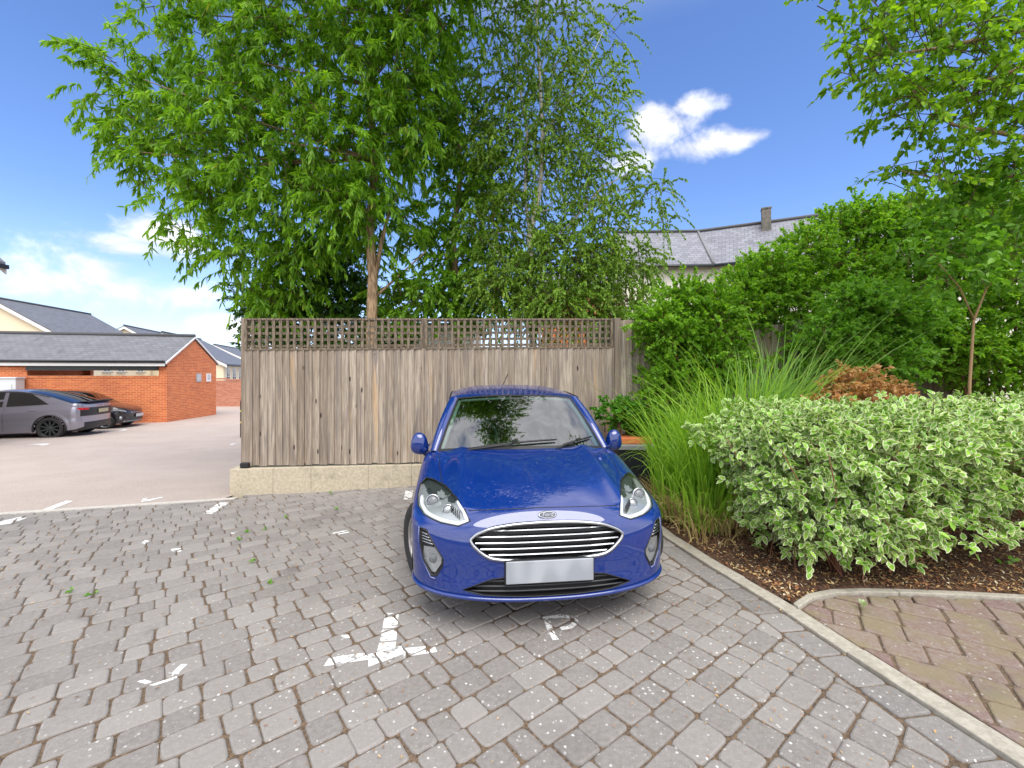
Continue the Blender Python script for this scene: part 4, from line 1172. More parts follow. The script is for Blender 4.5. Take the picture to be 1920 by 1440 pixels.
for k in range(5):
    z = .482+k*.0345
    xs_in = [x for x in np.linspace(-.48, .48, 97) if inpoly(x, z, GR)]
    x0, x1 = xs_in[0]+.012, xs_in[-1]-.012; pts = []
    for x in np.linspace(x0, x1, 33): h, nn = hit(x, z); pts.append(h+Vector((0, .012, .004*(1-(x/.5)**2)-.002)))
    mb = MB(); n = len(pts); V = []
    for i, p in enumerate(pts):
        th_ = .0048*(1.35 if abs(p.x) > .27 else 1)
        V += [p+Vector((0,.0,-th_)), p+Vector((0,-.007,-.001)), p+Vector((0,-.001,th_*.8)), p+Vector((0,.03,.002))]
    F_ = [(i*4+q, i*4+(q+1) % 4, (i+1)*4+(q+1) % 4, (i+1)*4+q) for i in range(n-1) for q in range(4)]
    mb.add(V, F_, 0, 0, False); mb.build('slat', M_slat, grl)
# lower intake
vs, fs = patches['low']
mb = MB(); mb.add([Vector((v.x*.97, v.y+.06, v.z)) for v in vs], fs); o2 = outline(LOW, -.001); nn_ = len(o2)
mb.add(o2+[p+Vector((-p.x*.03, .065, 0)) for p in o2], [(i, (i+1) % nn_, nn_+(i+1) % nn_, nn_+i) for i in range(nn_)], 0, 0, True); low = mb.build('lower_intake', M_black, car)
M_gloss = mat('dark_slat', (.035,.037,.042), .3)
for z in (.268, .296, .326):
    xs_in = [x for x in np.linspace(-.52, .52, 105) if inpoly(x, z, LOW)]; pts = []
    for x in np.linspace(xs_in[0]+.004, xs_in[-1]-.004, 25): h, nn = hit(x, z); pts.append(h+Vector((0, .016, 0)))
    MB().tube(pts, .0062, 5).build('slat', M_gloss, low)
mb = MB(); mb.tube(outline(LOW, .0005), .0035, 5, closed=True); mb.build('gasket', M_black, low)
# bumper lip: crisp lower splitter edge
pts = []
for i in range(-30, 31):
    t = i/30; r_ = row_pts(ROWS[2], abs(t), abs(t)+1e-6, 1)[0]; pts.append(Vector((math.copysign(r_[0], t), r_[1]-.004, r_[2]-.012)))
mb = MB(); mb.tube(pts, .013, 8); mb.build('lip', M_blue, bumper)
pts = []
for i in range(-30, 31):
    t = i/30; r_ = row_pts(ROWS[0], abs(t), abs(t)+1e-6, 1)[0]; pts.append(Vector((math.copysign(r_[0], t)*.98, r_[1]+.02, r_[2]-.008)))
mb = MB(); mb.tube(pts, .014, 8); mb.build('splitter', M_black, bumper)
# ---- headlights and fog lamps
def lamp(nm, P, kind, s):
    vs, fs = patches[nm]
    root = MB().add(vs, fs, 0, 0, True).build('headlight' if kind == 'head' else 'fog_lamp', M_lens, car)
    dep = .055 if kind == 'head' else .045
    cx = sum(p[0] for p in P)/len(P); cz = sum(p[1] for p in P)/len(P)
    mb = MB(); BV = [Vector((cx+(v.x-cx)*.94, v.y+dep, cz+(v.z-cz)*.94)) for v in vs]
    def darkf(f):
        q = sum((vs[i] for i in f), Vector())/len(f); ax_ = abs(q.x); return kind == 'head' and q.z > .742+.02*math.sin(ax_*40)+.10*max(0, .60-ax_)
    mb.add(BV, [f for f in fs if not darkf(f)], 0, 0, True); mb.add(BV, [f for f in fs if darkf(f)], 0, 1, True)
    o2 = outline(P, -.002); n2 = len(o2)
    mb.add([Vector(p) for p in o2]+[Vector((cx+(p.x-cx)*.94, p.y+dep, cz+(p.z-cz)*.94)) for p in o2], [(i, (i+1) % n2, n2+(i+1) % n2, n2+i) for i in range(n2)], 0, 0, False)
    mb.build('bowl', [M_reflector, M_gloss] if kind == 'head' else M_gloss, root)
    MB().tube(outline(P, .0005), .0045, 6, closed=True).build('gasket', M_black, root)
    return root
M_drl = mat('light_guide', (.88,.89,.90), .25)
M_lensglass = mat('projector_glass', (.16,.17,.18), .08)
M_ddark = mat('lamp_dark', (.03,.032,.035), .25)
for s, nm, P in ((1, 'headR', HEAD), (-1, 'headL', neg(HEAD))):
    rt = lamp(nm, P, 'head', s)
    # light guide following the lower and inner edge
    pp = [(.560,.748),(.515,.706),(.497,.672),(.552,.656),(.66,.665),(.765,.683),(.806,.704),(.818,.735)]
    pts = []
    for (a, c_) in zip(pp[:-1], pp[1:]):
        for k in range(4):
            x = a[0]+(c_[0]-a[0])*k/4; z = a[1]+(c_[1]-a[1])*k/4; h, nn = hit(s*x, z); pts.append(h-nn*.012)
    mb = MB(); mb.tube(pts, .0125, 8); mb.build('light_guide', M_drl, rt)
    # dark divider above the projector
    pp = [(.60,.775),(.66,.742),(.72,.745),(.79,.775)]; pts = []
    for (a, c_) in zip(pp[:-1], pp[1:]):
        for k in range(4):
            x = a[0]+(c_[0]-a[0])*k/4; z = a[1]+(c_[1]-a[1])*k/4; h, nn = hit(s*x, z); pts.append(h-nn*.018)
    MB().tube(pts, .008, 6).build('eyebrow', M_ddark, rt)
    for x, z, r0 in ((.725, .716, .040), (.618, .700, .030)):
        h, nn = hit(s*x, z); c_ = h+Vector((0, .030, 0)); ax = Vector((s*.15, -1, .12)).normalized(); Mx = Matrix.Translation(c_) @ ax.to_track_quat('Z', 'Y').to_matrix().to_4x4()
        mb = MB(); mb.lathe([(r0*1.25, -.01), (r0*1.28, .004), (r0*1.05, .008), (r0*1.0, 0)], 24, Mx); mb.build('ring', M_chrome, rt)
        mb = MB(); mb.lathe([(r0*math.cos(a), r0*.7*math.sin(a)-.004) for a in np.linspace(0, math.pi/2, 8)], 24, Mx); mb.build('projector', M_lensglass if x > .7 else M_reflector, rt)
    for k in range(5):
        x = .545+k*.012; h, nn = hit(s*x, .675+.006*k); mb = MB(); mb.box(h+Vector((0,.034,.012)), (.005,.02,.045)); mb.build('reflector_rib', M_ddark, rt)
for s, nm, P in ((1, 'fogR', FOG), (-1, 'fogL', neg(FOG))):
    rt = lamp(nm, P, 'fog', s)
    for z, xa, xb in ((.582,.742,.784),(.565,.728,.786),(.548,.716,.786),(.531,.706,.784)):
        pts = [hit(s*(xa+(xb-xa)*k/4), z-.006*(1-k/4))[0]+Vector((0,.006,0)) for k in range(5)]
        MB().tube(pts, .0038, 5).build('slat', M_silver, rt)
    L = [(.694,.505),(.765,.500),(.772,.430),(.715,.352),(.692,.352),(.655,.412),(.652,.446)]
    h0 = [hit(s*x, z)[0]+Vector((0,.014,0)) for x, z in L]
    c_ = sum(h0, Vector())/len(h0)
    mb = MB(); n = len(h0); mb.add([c_+Vector((0,.012,0))]+[c_.lerp(p, .55)+Vector((0,.004,0)) for p in h0]+h0, [(0, 1+i, 1+(i+1) % n) for i in range(n)]+[(1+i, 1+n+i, 1+n+(i+1) % n, 1+(i+1) % n) for i in range(n)]); mb.build('reflector', M_reflector, rt)
    Mx = Matrix.Translation(c_+Vector((0,-.0,.005))) @ Vector((s*.2,-1,0)).to_track_quat('Z', 'Y').to_matrix().to_4x4()
    mb = MB(); mb.lathe([(.024,-.004),(.026,.004),(.020,.006),(.012,.010),(0,.012)], 20, Mx); mb.build('bulb', M_lensglass, rt)
    pts = [hit(s*x, z)[0] for x, z in [(.800,.612),(.800,.515),(.778,.418),(.722,.322),(.69,.318)]]
    MB().tube([p-Vector((0,.002,0)) for p in pts], .007, 6).build('bezel', M_blue, rt)
# ---- panel gaps
pts = [hit(x, seam_z(x))[0] for x in np.linspace(-.487, .487, 41)]
mb = MB(); mb.tube(pts, .0032, 5)
for s in (-1, 1):
    pts = []
    for x, y in ((.600,.46),(.640,.52),(.668,.60),(.690,.75),(.704,.92),(.712,1.10),(.716,1.20)):
        h = bvh.ray_cast(Vector((s*x, y, 2)), Vector((0,0,-1)))
        if h[0]: pts.append(h[0])
    mb.tube(pts, .003, 5)
    pts = [(s*(side_x(z)+.001), .452+.0*z, z) for z in np.linspace(.21,.56,6)]
mb.build('panel_gap', M_black, car)
# ---- number plate, emblem
pl_ = MB(); pl_.box((0, .012, .389), (.535, .012, .133)); plate = pl_.build('number_plate', M_plate, car, bevel=.004)
mb = MB(); mb.box((0, .030, .389), (.55, .028, .145)); mb.build('plate_holder', M_black, plate, bevel=.004)
def text_mb(txt, size, M, ext=.0015, shear=0, font=None):
    cu = bpy.data.curves.new('t', 'FONT'); cu.body = txt; cu.size = size; cu.extrude = ext; cu.align_x = 'CENTER'; cu.align_y = 'CENTER'; cu.shear = shear; cu.resolution_u = 3
    o = bpy.data.objects.new('t', cu); C.objects.link(o); dg = bpy.context.evaluated_depsgraph_get(); dg.update()
    me = bpy.data.meshes.new_from_object(o.evaluated_get(dg)); mb = MB(); mb.add([M @ v.co for v in me.vertices], [tuple(p.vertices) for p in me.polygons])
    bpy.data.objects.remove(o); bpy.data.curves.remove(cu); bpy.data.meshes.remove(me); return mb
h, nn = hit(0, .697); nn = Vector((0, -.80, .60)).normalized()
Mx = Matrix.Translation(h+nn*.003) @ nn.to_track_quat('Z', 'Y').to_matrix().to_4x4()
def ell(a, c_, z, n=40): return [Mx @ Vector((a*math.cos(2*math.pi*k/n), c_*math.sin(2*math.pi*k/n), z)) for k in range(n)]
mb = MB(); n = 40; mb.add(ell(.060,.0245,-.008)+ell(.060,.0245,.004)+ell(.052,.0185,.005), [(i, (i+1) % n, n+(i+1) % n, n+i) for i in range(n)]+[(n+i, n+(i+1) % n, 2*n+(i+1) % n, 2*n+i) for i in range(n)], 0, 0, True)
emb = mb.build('emblem', M_chrome, car)
mb = MB(); mb.add(ell(.0525,.019,.004), [tuple(range(n))]); mb.build('field', mat('emblem_field', (.02,.03,.06), .4), emb)
text_mb('Ford', .036, Mx @ Matrix.Translation((0,0,.0065)), .0012, .35).build('lettering', M_plate, emb)
# ---- mirrors
for s in (-1, 1):
    mb = MB(); P = []
    cx, cy, cz = s*.912, 1.47, .955
    for i in range(13):
        ph = -math.pi/2+math.pi*i/12; row = []
        for k in range(25):
            th = 2*math.pi*k/24; sx_ = math.cos(ph)
            x = .078*math.copysign(abs(sx_*math.cos(th))**.8, math.cos(th)); y = .062*math.copysign(abs(sx_*math.sin(th))**.9, math.sin(th)); z = .100*math.copysign(abs(math.sin(ph))**.8, ph)
            x *= 1-.22*(z/.100); 
            if y > 0: y *= .35
            row.append((cx+s*x*1.0, cy+y, cz+z+.10*x))
        P.append(row)
    mb.grid(P, smooth=True); mir_ = mb.build('mirror', M_blue, car, fix=True)
    mb = MB(); mb.tube([(cx-s*.02, cy+.0, cz-.065), (cx-s*.055, cy+.0, cz-.095), (s*.80, 1.45, .868)], [.022, .024, .03], 10); mb.build('stalk', M_black, mir_)
    mb = MB(); mb.lathe([(.058, 0), (.0, .001)], 20, Matrix.Translation((cx, cy+.022, cz)) @ Matrix.Scale(1.15, 4, (1,0,0)) @ Matrix.Rotation(R(-90), 4, 'X')); mb.build('mirror_glass', M_chrome, mir_)
# ---- wipers
def wiper(t0, v0, t1, v1, bend=.0):
    mb = MB(); pts = [glassP(t0+(t1-t0)*k/10, v0+(v1-v0)*k/10+bend*math.sin(math.pi*k/10), .022) for k in range(11)]
    mb.tube(pts, [.006]+[.009]*9+[.006], 6); 
    a = [glassP(t0+(t1-t0)*k/10-.02, v0-.035+(v1-v0+.03)*k/10, .035) for k in range(6)]
    mb.tube([glassP(t0-.10, -.05, .015)]+a, [.014, .011, .010, .009, .008, .007, .006], 6); mb.box(pts[5]+Vector((0,-.006,.008)), (.05,.02,.018)); return mb.build('wiper', M_black, car)
wiper(-.62, -.01, .40, .095, .012); wiper(.46, .02, .90, .155)
# ---- interior
mb = MB(); mb.grid([[(x, y, z) for x in np.linspace(-.70, .70, 9)] for y, z in ((1.14,.90),(1.35,.925),(1.6,.94),(1.74,.92),(1.80,.80))]); mb.build('dashboard', mat('dash_plastic', (.035,.045,.04), .6), car)
Mx = Matrix.Translation((-.36, 1.86, .955)) @ Matrix.Rotation(R(66), 4, 'X')
mb = MB(); mb.tube([Mx @ Vector((.185*math.cos(2*math.pi*k/32), .185*math.sin(2*math.pi*k/32), 0)) for k in range(32)], .016, 8, closed=True)
mb.box(Mx @ Vector((0,0,0)), (.12,.03,.09)); mb.tube([Mx @ Vector((-.18,0,0)), Mx @ Vector((.18,0,0))], .014, 6); mb.tube([Mx @ Vector((0,-.18,0)), Mx @ Vector((0,0,0))], .014, 6)
mb.build('steering_wheel', mat('wheel_leather', (.10,.13,.12), .45), car)
mb = MB(); P = []
for i in range(9): th = math.pi*i/8; P.append([(-.36-.17*math.cos(th), y, .93+.075*math.sin(th)) for y in (1.60, 1.75)])
mb.grid(P); mb.build('instrument_hood', M_seat, car)
for s in (-1, 1):
    mb = MB(); mb.box((s*.36, 2.55, .82), (.46, .14, .62), 0, M=Matrix.Rotation(R(-12), 3, 'X')); mb.box((s*.36, 2.3, .50), (.48, .50, .16)); st_ = mb.build('seat', M_seat, car, bevel=.04)
    mb = MB(); mb.box((s*.36, 2.64, 1.22), (.25, .09, .18)); mb.build('headrest', M_seat, st_, bevel=.03)
    mb = MB(); mb.tube([glassP(s*.955, v, -.035) for v in np.linspace(.03, .97, 8)], .018, 8); mb.build('pillar_trim', M_trim_pale, car)
mb = MB(); mb.tube([glassP(t, .965, -.03) for t in np.linspace(-.93, .93, 15)], .013, 8); mb.build('header_trim', M_trim_pale, car)
mb = MB(); mb.grid([[(x, y, 1.335+.05*math.sin(math.pi*min(1,(y-1.75)/1.0)/2)) for x in (-.56,0,.56)] for y in (1.8,2.3,2.8,3.3)]); mb.build('headliner', M_seat, car)
mb = MB(); p = glassP(.02, .90, -.02); mb.box(p+Vector((0,.02,-.005)), (.16,.06,.06)); p = glassP(.02, .78, -.07); mb.box(p, (.22,.03,.065)); mb.build('rear_view_mirror', M_black, car, bevel=.008)
mb = MB(); mb.box((0, 2.2, .33), (1.4, 2.8, .04)); mb.build('cabin_floor', M_seat, car)
mb = MB(); mb.grid([[(s*x, 3.42, z) for x in (-.62,.0,.62)] for z in (.4,.95)] ); mb.box((0, 3.0, .80), (1.2,.12,.5)); mb.build('rear_seat', M_seat, car, bevel=.03)
# ---- wheels
def wheel(parent, c, rad, wid, outer, steer=0., spokes=10, rimcol=None, name='wheel', rimr=.68, twin=False):
    """outer: +1/-1 side the face points to (local x)"""
    w = bpy.data.objects.new(name, None)
    M = Matrix.Translation(c) @ Matrix.Rotation(steer, 4, 'Z') @ Matrix.Rotation(R(90)*outer, 4, 'Y')   # local z -> outward
    h = wid/2; rr = rad*rimr
    mb = MB(); mb.lathe([(rr, -h*.85), (rad*.93, -h), (rad*.985, -h*.86), (rad, -h*.6), (rad, -h*.52), (rad-.006, -h*.50), (rad-.006, -h*.42), (rad, -h*.40), (rad, -h*.06), (rad-.006, -h*.04), (rad-.006, h*.04), (rad, h*.06), (rad, h*.40), (rad-.006, h*.42), (rad-.006, h*.50), (rad, h*.52), (rad, h*.6), (rad*.985, h*.86), (rad*.93, h), (rad*.80, h*1.02), (rr, h*.85)], 48, M)
    root = mb.build(name, M_rubber, parent)
    rc = rimcol or M_silver
    mb = MB(); mb.lathe([(rr, h*.86), (rr*.97, h*.80), (rr*.93, h*.2), (rr*.9, -h*.8)], 40, M)
    mb.lathe([(rr*1.015, h*.82), (rr*1.015, h*.90), (rr*.965, h*.90), (rr*.95, h*.78)], 40, M)
    for k in range(spokes):
        a = 2*math.pi*(k+(.18*(1 if k % 2 else -1) if twin else 0))/spokes; ca_, sa_ = math.cos(a), math.sin(a); hw0, hw1 = rr*.085, rr*.06
        def q(r_, t_, z_): return M @ Vector((ca_*r_-sa_*t_, sa_*r_+ca_*t_, z_))
        vs = [q(rr*.14,-hw0,h*.62), q(rr*.14,hw0,h*.62), q(rr*.97,hw1,h*.80), q(rr*.97,-hw1,h*.80), q(rr*.14,-hw0*1.3,h*.35), q(rr*.14,hw0*1.3,h*.35), q(rr*.97,hw1*1.3,h*.45), q(rr*.97,-hw1*1.3,h*.45)]
        mb.add(vs, [(0,1,2,3),(0,3,7,4),(1,5,6,2),(2,6,7,3),(0,4,5,1)])
    mb.lathe([(rr*.22,h*.3),(rr*.22,h*.66),(rr*.18,h*.72),(0,h*.73)], 24, M); mb.build('rim', rc, root)
    mb = MB(); mb.lathe([(rr*.62,h*.05),(rr*.62,h*.0),(0,0)], 28, M); mb.build('brake_disc', M_dark, root)
    mb = MB(); mb.lathe([(rr*.92,-h*.7),(0,-h*.7)], 28, M); mb.build('hub_back', M_black, root)
    return root
M_rim = mat('alloy_rim', (.42,.40,.39), .35, .8)
for s in (-1, 1):
    wheel(car, Vector((s*.775, WF, WZ)), WRAD, .20, s, R(28), 10, M_rim)
    wheel(car, Vector((s*.755, WR, WZ-.0)), WRAD, .20, s, 0, 10, M_rim)
# ================================================================ THE TWO CARS ON THE LEFT
def side_car(name, label, loc, rz, paint, S, mirror_y=False):
    """local: x forward..backward along the car (0 = nose), y across (0 = near side .. -W), z up; built from stations"""
    t = thing(name, label, 'car', loc, rz)
    return t
def lerp_tab(T, x):
    if x <= T[0][0]: return T[0][1]
    for a, b_ in zip(T[:-1], T[1:]):
        if x <= b_[0]:
            u = (x-a[0])/(b_[0]-a[0]); return a[1]+(b_[1]-a[1])*u
    return T[-1][1]
def smooth_tab(T, n=6):
    P = catm([(float(a), float(c)) for a, c in T], n); return [(p[0], p[1]) for p in P]
def car_body(t, p):
    """p: L, W, belt, roof, low tables (x from nose), plan taper, axles, wheel radius, paint"""
    L, W_ = p['L'], p['W']; belt = smooth_tab(p['belt']); roof = smooth_tab(p['roof']); low = p['low']; ax = p['axles']; wr = p['wr']; wz = wr
    hw = W_/2
    def wplan(x, zf):    # half width at x (rounded plan at the ends); zf raises tuck-in
        nose = p.get('nose', .55); tail = p.get('tail', .45); k = 1.
        if x < nose: k = (1-((nose-x)/nose)**2.4)**(1/2.4) if x > 1e-3 else .0
        if x > L-tail: k = (1-((x-(L-tail))/tail)**2.6)**(1/2.6) if x < L-1e-3 else .0
        return hw*max(k, .02)
    xs_ = np.unique(np.round(np.concatenate([np.linspace(0, .5, 18)**1.0, np.linspace(.5, L-.45, 90), np.linspace(L-.45, L, 16)]), 4))
    for sg in (-1, 1):
        P = []
        for x in xs_:
            zb = lerp_tab(low, x); zt = lerp_tab(belt, x); row = []
            for k in range(31):
                v = k/30; z = zb+(zt-zb)*v
                w = wplan(x, v)*(1-.045*(2*v-1)**2*(1 if v < .5 else .6)-.055*max(0, v-.78)/.22)
                w -= .012*math.exp(-((v-.45)/.10)**2)
                for a in ax:
                    d = math.hypot(x-a, z-wz)
                    if wr+.05 < d < wr+.15: w += .012
                row.append([x, sg*w, z])
            P.append(row)
        c = 31; V = [q for r_ in P for q in r_]; AR = wr+.045
        for q in V:
            for a in ax:
                dx, dz2 = q[0]-a, q[2]-wz; d = math.hypot(dx, dz2)
                if AR-.03 < d < AR: q[0] = a+dx*AR/d; q[2] = wz+dz2*AR/d
        fs = []
        for i in range(len(P)-1):
            for j in range(c-1):
                f = (i*c+j, (i+1)*c+j, (i+1)*c+j+1, i*c+j+1)
                if any(all(math.hypot(V[v][0]-a, V[v][2]-wz) <= AR+1e-4 for v in f) for a in ax): continue
                fs.append(f if sg < 0 else f[::-1])
        MB().add(V, fs, 0, 0, True).build('side_panel', p['paint'], t)
        for a in ax:
            mb = MB(); arc = [(a+AR*math.cos(q), wz+AR*math.sin(q)) for q in np.linspace(-.3, math.pi+.3, 22)]
            mb.grid([[(x, sg*y, z) for y in (hw-.35, hw-.03)] for x, z in arc]); mb.add([(x, sg*(hw-.35), z) for x, z in arc], [tuple(range(22))]); mb.build('arch_liner', M_black, t)
            if p.get('clad'):
                o_ = [Vector((a+(AR+.02)*math.cos(q), sg*(wplan(a+(AR+.02)*math.cos(q), .3)*.985+.004), wz+(AR+.02)*math.sin(q))) for q in np.linspace(-.25, math.pi+.25, 26)]
                MB().tube(o_, .028, 6).build('arch_trim', M_black, t)
            wheel(t, Vector((a, sg*(hw-.115), wz)), wr, .22, 1, R(90)*sg, p.get('spokes', 10), p['rim'], rimr=p.get('rimr', .72))
        MB().box((L*.5, sg*(hw-.09), lerp_tab(low, L*.5)+.03), (ax[1]-ax[0]-2*AR, .10, .10)).build('sill', M_black, t, bevel=.02)
    # deck between the belts (bonnet and tail) and end caps come from the same stations
    top_pts = []
    def deck(x0, x1, name, m, crown=.05):
        P = []
        for x in [q for q in xs_ if x0 <= q <= x1]:
            w = wplan(x, 1)*(1-.045*.6-.055); z = lerp_tab(belt, x); P.append([(x, w*s_, z+crown*(1-abs(s_)**2.6)*min(1, wplan(x, 1)/hw)) for s_ in np.linspace(-1, 1, 21)])
        MB().grid(P, flip=True).build(name, m, t)
    deck(0, p['cowl']+.12, 'bonnet', p['paint']); deck(p['deck'], L, 'tail_deck', p['paint'], .03)
    # cabin
    cab = [q for q in roof]
    x0, x1 = p['roof'][0][0], p['roof'][-1][0]; ti = p.get('tumble', .17)
    def cp_(x, v, sg):     # v 0 at belt .. 1 at roof rail
        zb = lerp_tab(belt, x)-.01; zr = max(zb+.001, lerp_tab(roof, x)-.045); wb = wplan(x, 1)*.905; f = (zr-zb)/p['ch']
        return Vector((x, sg*(wb-ti*min(1, f)*v**1.25), zb+(zr-zb)*v))
    X = np.linspace(x0, x1, 61)
    for sg in (-1, 1):
        MB().grid([[cp_(x, k/8, sg) for k in range(9)] for x in X], flip=sg < 0).build('cabin_side', p['paint'], t)
        for nm_, poly in p['win']:
            # window: x range with top line following the rail, and bottom along the belt
            xa, xb, va, vb, ta, tb = poly; P = []
            for i in range(17):
                u = i/16
                lo = cp_(xa+(xb-xa)*u, .09, sg); hi_x = ta+(tb-ta)*u; hi = cp_(hi_x, .90, sg)
                P.append([lo.lerp(hi, k/6)+Vector((0, sg*.010, 0)) for k in range(7)])
            MB().grid(P, flip=sg < 0).build('side_window', M_sideglass, t)
        pts = [cp_(x, .93, sg)+Vector((0, sg*.008, .004)) for x in np.linspace(p['trim'][0], p['trim'][1], 24)]
        MB().tube(pts, .011, 5).build('window_trim', p.get('trimm', M_black), t)
        mb = MB(); cx = p['cowl']+.42; cz = lerp_tab(belt, cx)+.06
        M_ = Matrix.Translation((cx, sg*(hw+.09), cz))
        mb.lathe([(.001,-.07),(.06,-.06),(.085,0),(.07,.055),(.001,.07)], 14, M_ @ Matrix.Scale(.6, 4, (1,0,0)) @ Matrix.Scale(1.2, 4, (0,1,0))); mb.tube([(cx, sg*(hw-.06), cz-.07), (cx, sg*(hw+.06), cz-.05)], .02, 6); mb.build('mirror', p['paint'], t)
        for hx in p['handles']:
            MB().tube([(hx, sg*(hw*.985), lerp_tab(belt, hx)-.13), (hx+.03, sg*(hw+.0), lerp_tab(belt, hx)-.128), (hx+.17, sg*(hw+.0), lerp_tab(belt, hx)-.124), (hx+.2, sg*(hw*.985), lerp_tab(belt, hx)-.122)], .011, 5).build('door_handle', p['paint'], t)
        for gx in p['gaps']:
            pts = []
            for v in np.linspace(.12, 1, 8):
                zb = lerp_tab(low, gx); zt = lerp_tab(belt, gx); z = zb+(zt-zb)*v; w = hw*(1-.045*(2*v-1)**2*(1 if v < .5 else .6)-.055*max(0, v-.78)/.22)-.012*math.exp(-((v-.45)/.10)**2)
                pts.append((gx, sg*(w+.001), z))
            MB().tube(pts, .004, 4).build('door_gap', M_black, t)
    def top(xa, xb, name, m, inset=1., lift=0., vlo=1.):
        P = []
        for x in np.linspace(xa, xb, 30):
            a = cp_(x, 1, 1); zc = lerp_tab(roof, x); P.append([(x, a.y*s_*inset, a.z+(zc-a.z)*(1-abs(s_)**3)+lift) for s_ in np.linspace(-1, 1, 21)])
        MB().grid(P, flip=True).build(name, m, t)
    top(x0, p['ws'], 'windscreen', p.get('wsm', M_sideglass)); top(p['ws'], p['rw'], 'roof', p.get('roofm', p['paint'])); top(p['rw'], x1, 'rear_window', M_sideglass, 1.); 
    MB().box((L/2, 0, .25), (L-.9, W_-.5, .12)).build('underbody', M_black, t)
    MB().box((L*.52, 0, lerp_tab(belt, L*.5)-.25), (1.9, W_-.35, .35)).build('cabin_interior', M_seat, t)
    return wplan, lerp_tab, belt, low

# grey fastback crossover: nose points left (-axis), we see its near flank and tail
ax_dir = R(17)
near_rear = Vector((-14.9, 14.15, -.55))
LG, WG, xr = 4.75, 1.92, 3.84
# local +x runs nose -> tail = world (cos17, sin17); near side is local -y
def place(near_w, xr, W_, ang): 
    d = Vector((math.cos(ang), math.sin(ang), 0)); n = Vector((-math.sin(ang), math.cos(ang), 0)); return near_w-d*xr+n*(W_/2-.115)
grey = thing('parked_crossover', 'dark grey fastback car parked at the left edge, seen from its rear right corner', 'car', place(near_rear, xr, WG, ax_dir), ax_dir)
PG = dict(L=LG, W=WG, paint=M_grey, wr=.355, axles=(.90, xr), cowl=1.05, deck=4.05, ch=.62, tumble=.24, nose=.75, tail=.40,
    belt=[(0,.62),(.15,.74),(.6,.86),(1.1,.955),(2.0,1.00),(3.0,1.05),(3.7,1.11),(4.2,1.14),(4.55,1.13),(4.7,1.08),(4.75,1.0)],
    roof=[(1.0,.97),(1.35,1.19),(1.8,1.44),(2.3,1.585),(2.8,1.61),(3.3,1.545),(3.8,1.40),(4.2,1.255),(4.42,1.17)],
    low=[(0,.34),(.3,.24),(.9,.20),(3.9,.22),(4.5,.30),(4.75,.42)], ws=1.95, rw=3.15, trim=(1.6, 3.75), trimm=M_black, roofm=M_sideglass if False else M_grey,
    win=[('front', (1.62, 2.62, 0, 0, 1.98, 2.58)), ('rear', (2.72, 3.78, 0, 0, 2.70, 3.30))], handles=(2.35, 3.30), gaps=(1.55, 2.68), rim=M_dark, clad=True, spokes=10, rimr=.74)
PG['win'][0] = ('front', (1.70, 2.62, 0, 0, 2.02, 2.60))
wp, lt, bl_, lo_ = car_body(grey, PG)
# tail: closing skin, lamps, spoiler, diffuser, plate
def rearpt(t_, z, o_=0):     # t_ -1..1 across the tail
    a = t_*math.pi/2; hw = WG/2*.96; tl = .40; return Vector((LG-tl+(tl+o_)*max(0, math.cos(a))**(2/2.6)-.0+.02*math.sin((z-.5)*4), hw*math.copysign(abs(math.sin(a))**(2/2.6), a)*(1+o_*.3), z))
mb = MB(); mb.grid([[rearpt(i/24, z) for i in range(-24, 25)] for z in np.linspace(.44, 1.08, 14)], flip=False); mb.build('rear_bumper', M_grey, grey)
mb = MB(); mb.grid([[rearpt(i/24, z, .012) for i in range(-17, 18)] for z in np.linspace(.72, .99, 6)]); mb.build('tailgate_panel', M_black, grey)
mb = MB(); P = [[rearpt(i/24, z, .022) for i in range(-13, 14)] for z in np.linspace(.30, .50, 5)]; mb.grid(P); mb.tube(P[-1], .014, 6); mb.build('diffuser', M_black, grey)
for s in (-1, 1):
    L_ = [(.70,1.00,.94),(.78,1.015,.92),(.88,1.01,.925),(.95,.985,.955)]
    mb = MB(); mb.grid([[rearpt(s*(t_), z, .016) for t_ in np.linspace(.42, .93, 12)] for z in (.925, .96, .995)]); mb.grid([[Vector((x, s*(WG/2*.958-.002+.012), z)) for x in np.linspace(4.12, 4.36, 6)] for z in (.985, 1.01)]); mb.build('tail_lamp', M_red, grey)
mb = MB(); mb.grid([[Vector((x, y, z+.02*(1-(y/.7)**2))) for y in np.linspace(-.72, .72, 11)] for x, z in ((4.38,1.16),(4.55,1.185),(4.72,1.20),(4.73,1.17),(4.6,1.13))]); mb.build('spoiler', M_black, grey)
mb = MB(); p0 = rearpt(0, .86, .02); mb.box((p0.x+.01, 0, .86), (.02, .52, .12)); mb.build('number_plate', mat('rear_plate', (.42,.36,.22), .5), grey, bevel=.004)
mb = MB(); mb.tube([(p0.x+.02, y, 1.03+.015*math.cos(y*60)) for y in (-.05,-.025,0,.025,.05)], .006, 5); mb.build('badge', M_chrome, grey)

